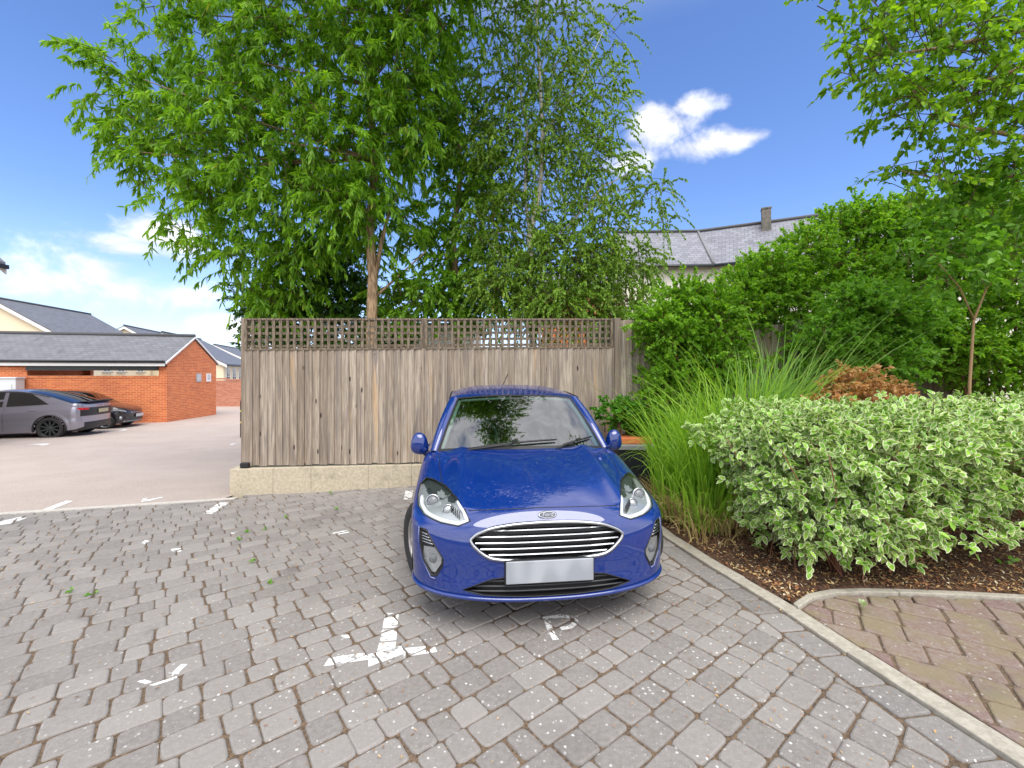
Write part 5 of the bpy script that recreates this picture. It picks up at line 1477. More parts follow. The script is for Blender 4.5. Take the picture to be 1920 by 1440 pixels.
# black hatchback: nose points right
near_front = Vector((-15.55, 16.75, -.55)); LB_, WB, xf = 3.72, 1.64, .74
aB = R(180+17)
dB = Vector((math.cos(aB), math.sin(aB), 0)); nB = Vector((-math.sin(aB), math.cos(aB), 0))    # local x nose->tail points left; near side is local +y
blk = thing('parked_city_car', 'small black hatchback parked nose out between grey car and brick wall', 'car', near_front-dB*xf-nB*(WB/2-.115), aB)
PB = dict(L=LB_, W=WB, paint=M_blk, wr=.29, axles=(xf, 3.10), cowl=.98, deck=3.45, ch=.55, tumble=.16, nose=.62, tail=.35,
    belt=[(0,.60),(.12,.70),(.4,.80),(.75,.88),(1.05,.93),(2.0,.97),(3.0,1.02),(3.5,1.05),(3.72,1.0)],
    roof=[(.92,.94),(1.25,1.17),(1.6,1.37),(2.0,1.465),(2.6,1.48),(3.1,1.43),(3.45,1.30),(3.6,1.1)],
    low=[(0,.24),(.3,.19),(3.4,.20),(3.72,.30)], ws=1.62, rw=3.2, trim=(1.4, 3.3), win=[('front', (1.45,2.2,0,0,1.72,2.2)),('rear',(2.28,3.05,0,0,2.28,3.0))], handles=(1.95,), gaps=(1.3, 2.25), rim=M_silver, spokes=9, wsm=mat('bright_screen', fn=f_glass((.45,.50,.46), .25)))
car_body(blk, PB)
def fpt(t_, z, o_=0): a = t_*math.pi/2; hw = WB/2*.965; tl = .62; n = 2.4; return Vector((tl-(tl+o_)*max(0, math.cos(a))**(2/n)+.03*max(0, (z-.5))**1*1.0, hw*math.copysign(abs(math.sin(a))**(2/n), a)*(1+o_*.3), z))
MB().grid([[fpt(i/24, z) for i in range(-24, 25)] for z in np.linspace(.22, .66, 10)], flip=True).build('bumper', M_blk, blk)
MB().grid([[fpt(i/24, z, .012) for i in range(-9, 10)] for z in np.linspace(.30, .42, 4)], flip=True).build('grille', M_dark, blk)
mb = MB(); mb.tube([fpt(i/24, .60, .014) for i in range(-8, 9)], .012, 6); mb.build('chrome_bar', M_chrome, blk)
mb = MB(); mb.box((-.03, 0, .47), (.02, .52, .115)); mb.build('number_plate', mat('front_plate', (.50,.50,.50), .5), blk, bevel=.004)
mb = MB(); mb.tube([fpt(i/24, .27, .01) for i in range(-14, 15)], .010, 5); mb.build('lip', M_silver, blk)
for s in (-1, 1):
    P = []
    for t_ in np.linspace(.50, .88, 9):
        u = (t_-.5)/.38; P.append([fpt(s*t_, .585+.05*u+(.09+.05*u)*k/3, .012-.02*k/3*0) for k in range(4)])
    MB().grid(P, flip=s < 0).build('headlight', M_reflector, blk)
    mb = MB(); c_ = fpt(s*.66, .40, .006); mb.lathe([(.065,0),(.055,.012),(0,.016)], 16, Matrix.Translation(c_) @ Vector((-.75, s*.65, 0)).to_track_quat('Z', 'Y').to_matrix().to_4x4()); mb.build('fog_lamp', M_reflector, blk)
# ================================================================ PLANTS
def unit(v): return v/np.maximum(np.linalg.norm(v, axis=1, keepdims=True), 1e-9)
def leaves(c, d, n, L, Wd, fold=.25, shape='oval'):
    """c base points, d direction (unit), n face normal (unit), L length, Wd half width -> verts (N*6), quads (N*2)"""
    s = unit(np.cross(d, n)); n = np.cross(s, d); L = L[:, None]; w = Wd[:, None]
    if shape == 'narrow': a, b_ = .30, .62; wa, wb = .9, .8
    elif shape == 'rhomb': a, b_ = .35, .62; wa, wb = 1., .62
    else: a, b_ = .32, .70; wa, wb = 1., .78
    up = n*w*fold; droop = np.array([0, 0, -1.])*L*.10
    v = np.stack([c, c+d*L*a+s*w*wa+up, c+d*L*b_+s*w*wb+up+droop*.5, c+d*L+droop, c+d*L*b_-s*w*wb+up+droop*.5, c+d*L*a-s*w*wa+up], 1).reshape(-1, 3)
    N = len(c); o = (np.arange(N)*6)[:, None]
    f = np.concatenate([o+np.array([[0, 1, 2, 3]]), o+np.array([[0, 3, 4, 5]])], 1).reshape(-1)
    return v, f
def leaf_obj(name, c, d, n, L, Wd, tint, clump, m, parent=None, tw=None, twm=None, **kw):
    v, f = leaves(c, d, n, L, Wd, **kw); N = len(c); tt, cc_ = np.repeat(tint, 2), np.repeat(clump, 2); k = 0
    if tw is not None and tw.f:
        k = len(tw.f); f = np.concatenate([f, np.array(tw.f).reshape(-1)+len(v)]); v = np.concatenate([v, np.array([tuple(q) for q in tw.v])]); tt = np.concatenate([tt, np.zeros(k)]); cc_ = np.concatenate([cc_, np.zeros(k)])
    me = mesh_arrays(name, v, f, np.full(N*2+k, 4), {'tint': tt, 'clump': cc_}, smooth=False)
    if k: me.polygons.foreach_set('material_index', np.concatenate([np.zeros(2*N, dtype=np.int32), np.ones(k, dtype=np.int32)]))
    return link(name, me, [m, twm] if k else m, parent)
def lobe_points(lobes, density=1., shell=.5):
    pts = []; cen = []; rad = []
    for (c, r, n) in lobes:
        k = int(n*density); u = unit(rng.normal(size=(k, 3))); q = rng.random(k)**(1/(1+2*shell))
        pts.append(np.array(c)+u*q[:, None]*np.array(r)); cen.append(np.repeat([c], k, 0)); rad.append(np.repeat([r], k, 0))
    return np.concatenate(pts), np.concatenate(cen), np.concatenate(rad)
def twig_leaves(P, out_dir, nl, tw_len, L, W_, droop=.6, spread=.8, hang=.5):
    """P twig starts (K,3), out_dir (K,3). returns leaf arrays + twig polylines"""
    K = len(P); t = rng.random((K, nl)); tl = tw_len*rng.uniform(.6, 1.3, K)
    d0 = unit(out_dir+rng.normal(0, .45, (K, 3))); 
    pos_ = P[:, None, :]+d0[:, None, :]*(t*tl[:, None])[..., None]; pos_[..., 2] -= droop*(t**2)*tl[:, None]
    tan = d0[:, None, :]+np.stack([0*t, 0*t, -2*droop*t], -1)
    side = rng.normal(0, 1, (K, nl, 3)); dl = tan*.9+side*spread+np.array([0, 0, -hang])
    c = pos_.reshape(-1, 3); d = unit(dl.reshape(-1, 3)); n = unit(rng.normal(0, .7, (K*nl, 3))+np.array([0, 0, 1.]))
    LL = L*rng.uniform(.6, 1.2, K*nl); WW = W_*rng.uniform(.75, 1.2, K*nl)
    clump = np.repeat(rng.random(K), nl)
    ends = P+d0*tl[:, None]; ends[:, 2] -= droop*tl
    return c, d, n, LL, WW, clump, ends, d0, tl
def twigs_mesh(mb, P, Q, r, k=3, sag=0., every=1):
    for i in range(0, len(P), every):
        a, b_ = P[i], Q[i]; m = (a+b_)/2+np.array([0, 0, sag]); mb.tube([a, m, b_], [r, r*.8, r*.4], k, cap=False)
def tree(name, label, trunk, lobes, leafm, barkm, nl, tw, L, W_, density=1., droop=.6, spread=.8, hang=.5, shape='oval', limb_r=.05, shell=.5, group=None, cat='tree', twig_r=.006, extra=None, twig_every=2, sub=0):
    base = Vector(trunk[0]); t = thing(name, label, cat, base, 0, group)
    mb = MB(); 
    for pts, rad in trunk[1]:
        mb.tube([Vector(p)-base for p in pts], rad, 12)
    main_pts = [Vector(p) for p in trunk[1][0][0]]
    if limb_r:
        zmin = main_pts[0].z+(3.2 if name == 'leafy_tree' else 0)
        for c, r, n in lobes:
            c = Vector(c)
            if c.z < zmin+2.1: continue
            cand = [p for p in main_pts if p.z < c.z-.1] or [main_pts[0]]
            s_ = min(cand, key=lambda p: (p-c).length)
            for k in range(max(1, int(n/90))):
                e = c+Vector((random.uniform(-.6, .6)*r[0], random.uniform(-.6, .6)*r[1], random.uniform(-.5, .6)*r[2])); m = s_.lerp(e, .5)+Vector((random.uniform(-.1, .1), random.uniform(-.1, .1), -.05*(e-s_).length+.1))
                mb.tube([s_-base, m-base, e-base], [limb_r*random.uniform(.7, 1.1), limb_r*.55, limb_r*.2], 6)
    mb.build('trunk', barkm, t)
    P, cen, rad = lobe_points(lobes, density, shell); outd = unit((P-cen)/rad+rng.normal(0, .3, P.shape)+np.array([0, 0, .25]))
    c, d, n, LL, WW, cl, ends, d0, tl = twig_leaves(P, outd, nl, tw, L, W_, droop, spread, hang)
    if extra is not None:
        c = np.concatenate([c, extra[0]])
    bs = np.array(base)
    tint = np.clip(rng.beta(2, 2, len(c))*.75+.35*(1-cl)*rng.random(len(c)), 0, .95); tint[rng.random(len(c)) < .012] = 1.
    mb = MB(); K = len(P)
    for i in range(0, K, twig_every):
        a = P[i]-bs; e = ends[i]-bs; m_ = a+(e-a)*.5+np.array([0, 0, droop*tl[i]*.25]); back = a-d0[i]*tl[i]*.6
        mb.tube([back, a, m_, e], [twig_r*1.4, twig_r, twig_r*.7, twig_r*.3], 3, cap=False)
    leaf_obj('foliage', c-bs, d, n, LL, WW, tint, cl, leafm, t, mb, M_twig, shape=shape)
    return t
def LB(px, py, Y, rx, ry, rdep, n):      # lobe given where it stands: picture centre at distance Y, radii in metres from px at that distance
    c = PX(px, py, Y); return (tuple(c), (rx*Y/F, rdep, ry*Y/F), n)
M_lw = leafmat('willow_leaf', (.085,.235,.010), (.34,.60,.03), (.38,.42,.04), .45)
M_lw2 = leafmat('wood_leaf', (.08,.22,.008), (.30,.56,.025), (.28,.33,.04), .35)
M_ld = leafmat('dark_leaf', (.03,.10,.008), (.11,.28,.015), None, .25)
M_lb = leafmat('birch_leaf', (.09,.20,.015), (.32,.52,.045), (.35,.32,.05), .35)
M_ls = leafmat('shrub_leaf', (.09,.26,.018), (.42,.70,.05), (.30,.34,.04), .48, .5)
M_lr = leafmat('overhang_leaf', (.09,.25,.010), (.42,.68,.03), (.33,.38,.05), .42)
M_ly = leafmat('sapling_leaf', (.10,.26,.015), (.24,.48,.04), None, .4)

# ---- big narrow-leaved tree
YW = 8.3
tp = [PX(697,640,YW)+Vector((0,0,-2.4)), PX(697,600,YW), PX(699,520,YW), PX(692,430,YW), PX(705,300,YW), PX(690,160,YW), PX(700,20,YW), PX(690,-160,YW), PX(700,-330,YW)]
tw_ = [(tp, [.135,.10,.09,.08,.07,.06,.045,.03,.015]), ([PX(704,520,YW), PX(716,450,YW), PX(732,390,YW), PX(760,340,YW)], [.045,.038,.028,.015]),
       ([PX(700,560,YW), PX(745,520,YW+.3), PX(800,470,YW+.4)], [.028,.022,.01]), ([PX(693,330,YW), PX(600,260,YW), PX(430,190,YW-.1), PX(250,170,YW-.2)], [.05,.04,.028,.01]),
       ([PX(694,400,YW), PX(560,340,YW+.1), PX(400,300,YW)], [.05,.035,.01])]
lobes = [LB(255,175,YW-.1,100,75,.9,85), LB(240,280,YW,40,32,.4,14), LB(400,90,YW-.2,120,90,1.1,95), LB(340,10,YW,70,60,.8,35), LB(560,60,YW-.5,150,110,1.3,180), LB(740,90,YW-.3,100,110,1.2,140), LB(330,280,YW+.1,110,85,1.0,85),
         LB(480,240,YW-.2,140,100,1.2,150), LB(650,250,YW-.3,130,100,1.2,150), LB(770,220,YW,70,110,1.1,90), LB(560,370,YW,120,75,1.1,100), LB(365,425,YW+.1,55,30,.6,20), LB(400,365,YW,90,55,.9,52), LB(450,470,YW+.2,90,40,.8,48), LB(660,380,YW-.2,90,60,.9,75), LB(560,470,YW+.3,80,45,.8,50),
         LB(520,545,YW+.4,70,40,.7,46), LB(705,450,YW+.1,70,40,.5,22), LB(760,400,YW+.2,40,40,.5,16),
         LB(520,-110,YW-.4,220,100,1.5,150), LB(740,-150,YW-.6,180,130,1.5,150), LB(640,-330,YW-.2,200,120,1.5,110), LB(800,-60,YW-1.3,110,120,1.1,90), ((-.9,7.4,9.3),(1.3,.9,.9),110), ((.1,7.0,9.9),(1.2,.9,.9),90), ((-1.9,6.9,9.6),(1.2,.9,1.),90), ((-.6,6.2,11.),(1.6,1.,1.),110), ((-1.0,5.2,11.4),(1.7,1.2,.9),120), ((-.2,4.3,12.2),(1.8,1.2,.8),130), ((-1.7,4.6,11.4),(1.3,1.3,.8),100), ((-.9,3.6,12.6),(1.6,1.0,.7),100)]  # overhead lobes are out of view, added to fill the windscreen reflection
tree('leafy_tree', 'large bright green narrow-leaved tree with reddish brown trunk behind the left fence', (tuple(tp[0]), tw_), lobes, M_lw, M_bark, 36, .44, .155, .0190, 1.4, .55, .75, .75, 'narrow', .035)
# ---- second tree, right behind the first
YS = 9.6
tp = [PX(858,760,YS), PX(860,600,YS), PX(850,450,YS), PX(865,320,YS), PX(855,200,YS)]
tree('leafy_tree', 'green tree filling the gap between brown trunk and white birch trunk', (tuple(tp[0]), [(tp, [.09,.08,.06,.05,.02])]),
     [LB(850,260,YS,70,70,1.,80), LB(890,360,YS,80,80,1.,100), LB(790,440,YS+.1,40,40,.6,18), LB(880,480,YS,90,70,1.,100), LB(800,560,YS-.4,110,50,.9,120), LB(920,560,YS,90,50,.9,70), LB(700,590,YS,60,30,.6,24), LB(840,130,YS,60,90,.9,45)],
     M_lw2, M_bark, 32, .42, .12, .024, 1.7, .5, .8, .6, 'narrow', .03)
# ---- dark evergreen at the back left
YD = 9.8
tp = [PX(600,700,YD), PX(600,560,YD), PX(610,440,YD)]
tree('dense_evergreen', 'dark dense evergreen low behind the brown tree trunk at the left', (tuple(tp[0]), [(tp, [.1,.08,.03])]),
     [LB(520,570,YD,75,45,.9,150), LB(610,520,YD,75,75,.9,200), LB(650,560,YD,50,70,.8,120), LB(650,430,YD,55,60,.8,90), LB(560,600,YD,110,45,.9,150), LB(560,645,YD-.6,110,35,.5,130), LB(720,650,YD-.4,60,30,.5,60)],
     M_ld, M_bark, 36, .28, .08, .019, 1.4, .3, 1., .2, 'oval', .03)
# ---- birch
YB = 8.8
tp = [PX(1000,800,YB), PX(999,600,YB), PX(997,520,YB), PX(993,440,YB), PX(1003,400,YB), PX(1014,345,YB), PX(1017,250,YB), PX(1012,140,YB), PX(1005,20,YB), PX(1010,-120,YB), PX(1005,-280,YB)]
tb = [(tp, [.085,.075,.068,.062,.058,.046,.036,.028,.02,.014,.006]), ([PX(996,450,YB), PX(984,370,YB+.1), PX(988,250,YB+.1), PX(965,100,YB+.1), PX(970,-60,YB)], [.04,.034,.026,.018,.008]),
      ([PX(1000,500,YB), PX(1060,430,YB-.2), PX(1130,350,YB-.3), PX(1210,310,YB-.3)], [.03,.024,.016,.006]), ([PX(998,530,YB), PX(1080,480,YB+.2), PX(1180,450,YB+.3)], [.024,.018,.006]),
      ([PX(998,540,YB), PX(930,470,YB+.2), PX(880,420,YB+.3)], [.024,.018,.006]), ([PX(1017,260,YB), PX(1090,150,YB), PX(1130,60,YB)], [.022,.014,.005])]
lobes = [LB(930,60,YB,90,110,1.2,75), LB(1040,60,YB,90,120,1.2,95), LB(1000,190,YB,120,90,1.2,125), LB(1120,170,YB-.2,60,60,.8,30), LB(1100,260,YB-.2,80,60,.8,50), LB(920,260,YB+.2,70,80,1.,50), LB(1010,320,YB,110,80,1.2,100), LB(1130,330,YB-.3,70,60,.8,42),
         LB(1225,350,YB-.3,38,40,.4,14), LB(1245,410,YB-.3,16,30,.3,6), LB(1120,420,YB-.2,80,60,.9,60), LB(950,420,YB,80,70,1.,70), LB(1060,490,YB-.3,100,60,.9,135), LB(960,530,YB-.3,90,55,.8,110), LB(1160,500,YB-.3,75,50,.8,80), LB(1060,575,YB-.8,100,42,.6,135), LB(1170,570,YB-.6,60,40,.6,42),
         LB(1150,60,YB,35,60,.5,9), LB(1000,-110,YB,120,110,1.2,90), LB(1010,-260,YB,80,80,1.,40)]
tree('birch_tree', 'slender birch with pale trunk and airy small leaves behind the trellis', (tuple(tp[0]), tb), lobes, M_lb, M_birch, 46, .44, .050, .0180, 2.6, .75, .8, .9, 'rhomb', .014, shell=.7, twig_r=.004, twig_every=2)
# ---- overhanging tree at the upper right
YR = 4.6
tp = [Vector((7.2,4.4,0)), Vector((7.1,4.4,2)), Vector((6.9,4.4,3.6)), Vector((6.7,4.3,5.2)), Vector((6.5,4.2,6.8))]
tb = [(tp, [.16,.14,.12,.09,.05]), ([tp[2], PX(1880,250,YR), PX(1790,235,YR), PX(1700,160,YR)], [.06,.022,.014,.006]), ([tp[3], PX(1900,60,YR), PX(1760,90,YR), PX(1620,110,YR)], [.06,.025,.016,.006]), ([tp[2], PX(1900,330,YR+.3), PX(1800,345,YR+.3), PX(1690,320,YR+.3)], [.05,.02,.012,.005]),
      ([tp[3], PX(1880,140,YR), PX(1820,160,YR)], [.05,.02,.01]), ([tp[4], Vector((4.5,3.6,5.6)), Vector((3.2,3.3,5.6))], [.05,.03,.01])]
lobes = [LB(1650,30,YR,75,60,.6,42), LB(1620,110,YR,45,35,.4,16), LB(1740,80,YR,110,80,.7,85), LB(1860,90,YR,100,100,.8,100), LB(1700,190,YR,55,35,.4,22), LB(1790,200,YR,75,50,.6,38), LB(1890,230,YR,70,50,.6,34), LB(1720,320,YR+.3,50,22,.4,12), LB(1800,310,YR+.2,70,40,.5,26), LB(1900,330,YR+.2,70,60,.6,40),
         LB(1680,-90,YR,110,70,.8,55), LB(1850,-120,YR,150,90,1.,90), LB(1990,60,YR,110,160,1.,90), LB(2020,-200,YR,200,160,1.,80)]
tree('overhanging_tree', 'leafy branches of a tree hanging in from the top right corner', (tuple(tp[0]), tb), lobes, M_lr, M_bark, 19, .32, .074, .0225, 1.0, .35, .9, .35, 'oval', .0, shell=.6, twig_r=.004, twig_every=1)

# ---- shrubs behind the bed
def shrub(label, px, Y, top, bot, w, dep, n, m=M_ls, L=.052, W_=.018, cat='shrub', name='shrub', lob=None, nl=30, tw=.26, stems=7, dens=2.1):
    base = Vector(((px-960)/F*Y, Y, 0)); base.z = bedz(base.x, base.y)-.02
    zt = H+(HY-top)/F*Y; t = thing(name, label, cat, base); L_ = lob or []
    if not L_:
        zb = max(.25, H+(HY-bot)/F*Y); hh = (zt-zb)/2; zc = (zt+zb)/2; wm = w*Y/F
        for k in range(7):
            a = random.random(); L_.append(((base.x+random.uniform(-.6, .6)*wm, base.y+random.uniform(-.35, .35)*dep, zb+hh*2*(k+.6)/7.6), (wm*random.uniform(.45, .65), dep*.6, hh*random.uniform(.32, .45)), n/7))
    mb = MB()
    for k in range(stems):
        c = L_[k % len(L_)][0]; mb.tube([(random.uniform(-.2, .2), random.uniform(-.15, .15), -.1), (random.uniform(-.3, .3)+(c[0]-base.x)*.4, (c[1]-base.y)*.4, (c[2]-base.z)*.55), (c[0]-base.x, c[1]-base.y, c[2]-base.z)], [.022, .016, .006], 6)
    mb.build('stems', M_stem, t)
    P, cen, rad = lobe_points(L_, dens, .6); outd = unit((P-cen)/rad+rng.normal(0, .3, P.shape)+np.array([0, 0, .45]))
    c, d, n_, LL, WW, cl, ends, d0, tl = twig_leaves(P, outd, nl, tw, L, W_, .15, 1., .0)
    bs = np.array(base); tint = np.clip(rng.beta(2, 2, len(c))*.7+.3*(1-cl)*rng.random(len(c)), 0, .95); tint[rng.random(len(c)) < .008] = 1.
    mb = MB()
    for i in range(0, len(P), 3): a = P[i]-bs; mb.tube([a-d0[i]*tl[i]*.5, a, ends[i]-bs], [.005, .004, .002], 3, cap=False)
    leaf_obj('foliage', c-bs, d, n_, LL, WW, tint, cl, m, t, mb, M_stem); return t
def lobs(*a): return [LB(*q) for q in a]
shrub('dark glossy shrub growing against the tall fence, nearest the birch', 1290, 6.75, 540, 760, 110, .8, 0, lob=lobs((1280,560,6.7,45,30,.35,70),(1250,620,6.6,60,38,.35,130),(1330,600,6.7,60,60,.4,130),(1260,720,6.6,55,55,.35,120),(1340,690,6.7,60,60,.4,130),(1230,600,6.45,30,22,.25,28)), stems=6)
shrub('tall dark green shrub below the roof chimney', 1450, 7.4, 440, 760, 110, 1., 0, lob=lobs((1440,515,7.3,55,40,.5,120),(1390,570,7.2,60,50,.5,130),(1480,560,7.3,80,60,.5,170),(1440,650,7.3,90,70,.5,200),(1510,465,7.3,40,35,.5,66),(1385,525,7.3,26,20,.4,26),(1450,740,7.3,90,40,.5,80)))
shrub('tallest hedge shrub with feathery shoots against the sky, right of centre', 1640, 7.6, 360, 760, 110, 1., 0, lob=lobs((1600,430,7.5,70,45,.5,130),(1680,420,7.5,70,45,.5,130),(1570,520,7.4,80,60,.5,160),(1680,530,7.5,90,70,.5,210),(1610,400,7.5,12,50,.2,14),(1550,420,7.5,10,45,.2,10),(1700,385,7.5,14,35,.2,14),(1600,640,7.4,90,70,.5,200),(1700,660,7.5,80,60,.5,160)))
shrub('broad green shrub standing left of the thin sapling', 1640, 6.3, 520, 770, 110, .8, 0, lob=lobs((1620,580,6.2,70,45,.4,150),(1560,640,6.2,55,45,.4,90),(1690,600,6.3,60,50,.4,120),(1640,680,6.2,90,50,.4,170),(1600,735,6.2,90,30,.4,70)), m=leafmat('mid_shrub_leaf', (.10,.28,.022), (.36,.66,.07), None, .45, .5))
shrub('dark shrub filling the right edge behind the variegated hedge', 1850, 6.6, 300, 770, 130, .9, 0, lob=lobs((1800,430,6.6,70,50,.5,130),(1900,400,6.6,80,70,.5,150),(1830,540,6.6,90,70,.5,180),(1950,560,6.6,90,90,.5,180),(1790,640,6.5,80,60,.5,150),(1900,690,6.5,110,60,.5,220),(2050,600,6.6,100,150,.5,200)))
M_slim = mat('sapling_bark', (.34,.21,.11), .9)
# bright sapling
base = G(1812, 950); base = Vector(((1815-960)/F*4.9, 4.9, .1)); 
sp = [base, PX(1818,720,4.9), PX(1826,600,4.9), PX(1850,540,4.85), PX(1890,500,4.8)]
tree('sapling', 'thin sapling with large fresh yellow-green leaves at the right', (tuple(base), [(sp, [.017,.015,.012,.008,.004]), ([sp[2], PX(1800,540,4.8), PX(1740,470,4.7)], [.010,.007,.003])]),
     lobs((1760,470,4.7,70,35,.35,26),(1850,450,4.8,70,50,.4,34),(1840,380,4.8,80,45,.4,30),(1780,520,4.7,55,25,.3,14),(1890,520,4.8,60,35,.4,18),(1900,350,4.8,60,40,.4,18)), M_ly, M_slim, 15, .26, .080, .026, 1.3, .2, .9, .1, 'oval', .004, twig_r=.003, cat='sapling')
# small bright bush by the mirror
shrub('small fresh green bush between the fence and the black box', 1185, 6.35, 742, 830, 60, .3, 0, m=leafmat('fresh_leaf', (.05,.20,.015), (.16,.42,.03), None, .35, .45), L=.05, W_=.018, lob=lobs((1160,775,6.35,36,24,.16,40),(1200,785,6.5,40,35,.2,60),(1240,800,6.5,35,35,.2,40)), stems=4, tw=.16)
# dead brown shrub
M_dead = leafmat('dead_leaf', (.46,.22,.08), (.80,.50,.24), None, .3, .7)
shrub('dead brown shrub with dry curled leaves behind the variegated hedge', 1610, 5.25, 690, 780, 60, .3, 0, m=M_dead, L=.05, W_=.014, name='dead_shrub', lob=lobs((1590,725,5.2,38,28,.25,46),(1560,755,5.1,36,22,.2,32),(1670,745,5.3,34,20,.2,30),(1620,765,5.2,60,20,.25,36),(1610,705,5.2,20,18,.2,12)), nl=20, tw=.15, stems=8)

# ---- variegated hedge: leaves with a cream rim around a green centre
def hedge():
    t = thing('variegated_hedge', 'low hedge of green leaves with cream edges beside the kerb', 'hedge', (3.0, 3.9, 0))
    M_cr = leafmat('cream_margin', (.66,.71,.42), (.86,.88,.64), None, .3, .5); M_gn = leafmat('green_centre', (.15,.37,.025), (.36,.62,.07), None, .25, .45)
    # bun-shaped masses
    L_ = []
    def top_y(x): return 1.12+.10*sm((x-1.9)/.6)
    for x, y, rx, ry, z, rz_, n in [(1.98,3.95,.28,.45,.90,.26,50),(2.18,3.75,.40,.5,.96,.27,90),(2.55,3.65,.50,.60,1.00,.28,120),(3.1,3.6,.50,.60,1.0,.29,120),(3.7,3.65,.55,.60,1.02,.29,120),(4.3,3.8,.55,.6,1.04,.29,110),(5.0,3.95,.6,.6,1.05,.29,100),(5.8,4.1,.6,.6,1.05,.29,80),
        (2.2,4.3,.5,.45,1.02,.25,70),(2.9,4.4,.6,.45,1.06,.25,80),(3.7,4.5,.6,.45,1.08,.25,80),(4.6,4.6,.6,.5,1.1,.25,70),(5.6,4.8,.6,.5,1.1,.25,60),
        (1.95,3.75,.24,.36,.60,.25,50),(2.08,3.5,.32,.34,.60,.26,74),(2.4,3.36,.36,.30,.62,.26,64),(2.75,3.28,.36,.28,.66,.22,44),(3.2,3.3,.40,.26,.74,.20,36),(3.8,3.35,.45,.28,.78,.20,40),(4.5,3.5,.45,.3,.80,.20,40),(5.3,3.7,.5,.3,.8,.2,34),
        (1.98,3.6,.22,.26,.36,.15,26),(2.16,3.36,.24,.2,.34,.15,30),(2.45,3.28,.22,.2,.38,.13,18),(2.85,3.2,.22,.2,.42,.11,11),(3.30,3.2,.3,.2,.48,.11,10),(3.9,3.3,.4,.2,.52,.11,10),(4.6,3.4,.4,.2,.55,.1,8)]:
        L_.append(((x, y, z), (rx, ry, rz_), n))
    P, cen, rad = lobe_points([((a[0]+.34*max(0,2.7-a[0]), a[1], a[2]*.955), r, k) for a, r, k in L_], 2.15, 1.2); outd = unit((P-cen)/rad+rng.normal(0, .35, P.shape)+np.array([0, -.15, .4]))
    keep = np.array([p[0] > kb_x(min(p[1], 6.9))+.20 and p[2] > .22 for p in P]); P = P[keep]; outd = outd[keep]
    c, d, n, LL, WW, cl, ends, d0, tl = twig_leaves(P, outd, 13, .145, .068, .018, .10, .95, .0)
    n = unit(rng.normal(0, .45, n.shape)+np.array([0, -.35, 1.])); bs = np.array((3.0, 3.9, 0)); c = c-bs
    k = c[:, 2] > .10; c, d, n, LL, WW, cl = [q[k] for q in (c, d, n, LL, WW, cl)]
    tint = rng.random(len(c))*.95
    s = unit(np.cross(d, n)); n2 = np.cross(s, d)
    plain = rng.random(len(c)) < .05
    # cream blade
    v0, f0 = leaves(c, d, n, LL, WW, .18); N = len(c)
    out_v = [v0]; out_f = [f0]; mi = [np.zeros(2*N, dtype=np.int32)]; ti = [np.repeat(tint, 2)]; o = len(v0)
    for sg in (1, -1):
        sc_ = np.where(plain, .97, rng.uniform(.56, .72, N))
        ci = c+d*(LL*.12)[:, None]+n2*.0014*sg
        v1, f1 = leaves(ci, d, n, LL*np.where(plain, .9, .76), WW*sc_, .18); v1 = v1+np.repeat(n2*.0009*sg, 6, 0)
        out_v.append(v1); out_f.append(f1+o); o += len(v1); mi.append(np.ones(2*N, dtype=np.int32)); ti.append(np.repeat(tint, 2))
    V_ = np.concatenate(out_v); F_ = np.concatenate(out_f); me = mesh_arrays('foliage', V_, F_, np.full(len(F_)//4, 4), {'tint': np.concatenate(ti), 'clump': np.tile(np.repeat(cl, 2), 3)})
    me.polygons.foreach_set('material_index', np.concatenate(mi)); link('foliage', me, [M_cr, M_gn], t)
    # stems
    stems_at = [(2.52,3.36),(2.58,3.42),(3.0,3.62),(3.15,3.66),(2.35,3.6),(2.35,3.95),(3.7,3.8),(4.2,3.9),(3.4,4.2),(2.7,4.2),(4.9,4.1),(5.5,4.3)]
    for i, (x, y) in enumerate(stems_at):
        mb = MB()
        for k in range(7):
            a = random.uniform(-.45, .45); b_ = random.uniform(-.3, .35); z0 = bedz(x, y)-.03
            mb.tube([(x-3+random.uniform(-.03, .03), y-3.9+random.uniform(-.03, .03), z0), (x-3+a*.35, y-3.9+b_*.3, .35), (x-3+a*.8, y-3.9+b_*.8, .72), (x-3+a*1.2, y-3.9+b_, 1.02)], [.011, .009, .006, .003], 5)
        mb.build('stem', M_stem, t)
    mb = MB(); ci = rng.choice(len(P), 520, replace=False)
    for i in ci:
        p = P[i]-bs; mb.tube([p-d0[i]*.28+np.array([0,0,-.10]), p-d0[i]*.05, ends[i]-bs], [.004, .003, .0015], 3, cap=False)
    mb.build('twigs', M_stem, t)
    # a few fallen-out suckers with plain yellow-green leaves at the foot
    return t
hedge()
def weed(label, p, r, n, L, W_, m, name='weed', h=.1, group=None):
    t0 = Vector(p); c = np.zeros((n, 3)); a = rng.uniform(0, 6.28, n); el = rng.uniform(.25, 1.3, n)
    c[:, 0] = rng.normal(0, r*.35, n); c[:, 1] = rng.normal(0, r*.35, n); c[:, 2] = rng.random(n)*h
    d = np.column_stack([np.cos(a)*np.cos(el), np.sin(a)*np.cos(el), np.sin(el)]); nn = unit(rng.normal(0, .4, (n, 3))+np.array([0, -.3, 1.]))
    o = leaf_obj(name, c, d, nn, L*rng.uniform(.7, 1.2, n), W_*rng.uniform(.8, 1.2, n), rng.random(n), rng.random(n), m); o.location = t0; return tag(o, label, 'weed', group)
M_wd = leafmat('weed_leaf', (.10,.27,.02), (.22,.46,.04), None, .35)
p = G(1712,1085); weed('yellow-green sprig growing at the foot of the hedge stems', (p.x, p.y, .06), .08, 16, .045, .014, M_wd, 'sprig', .16)
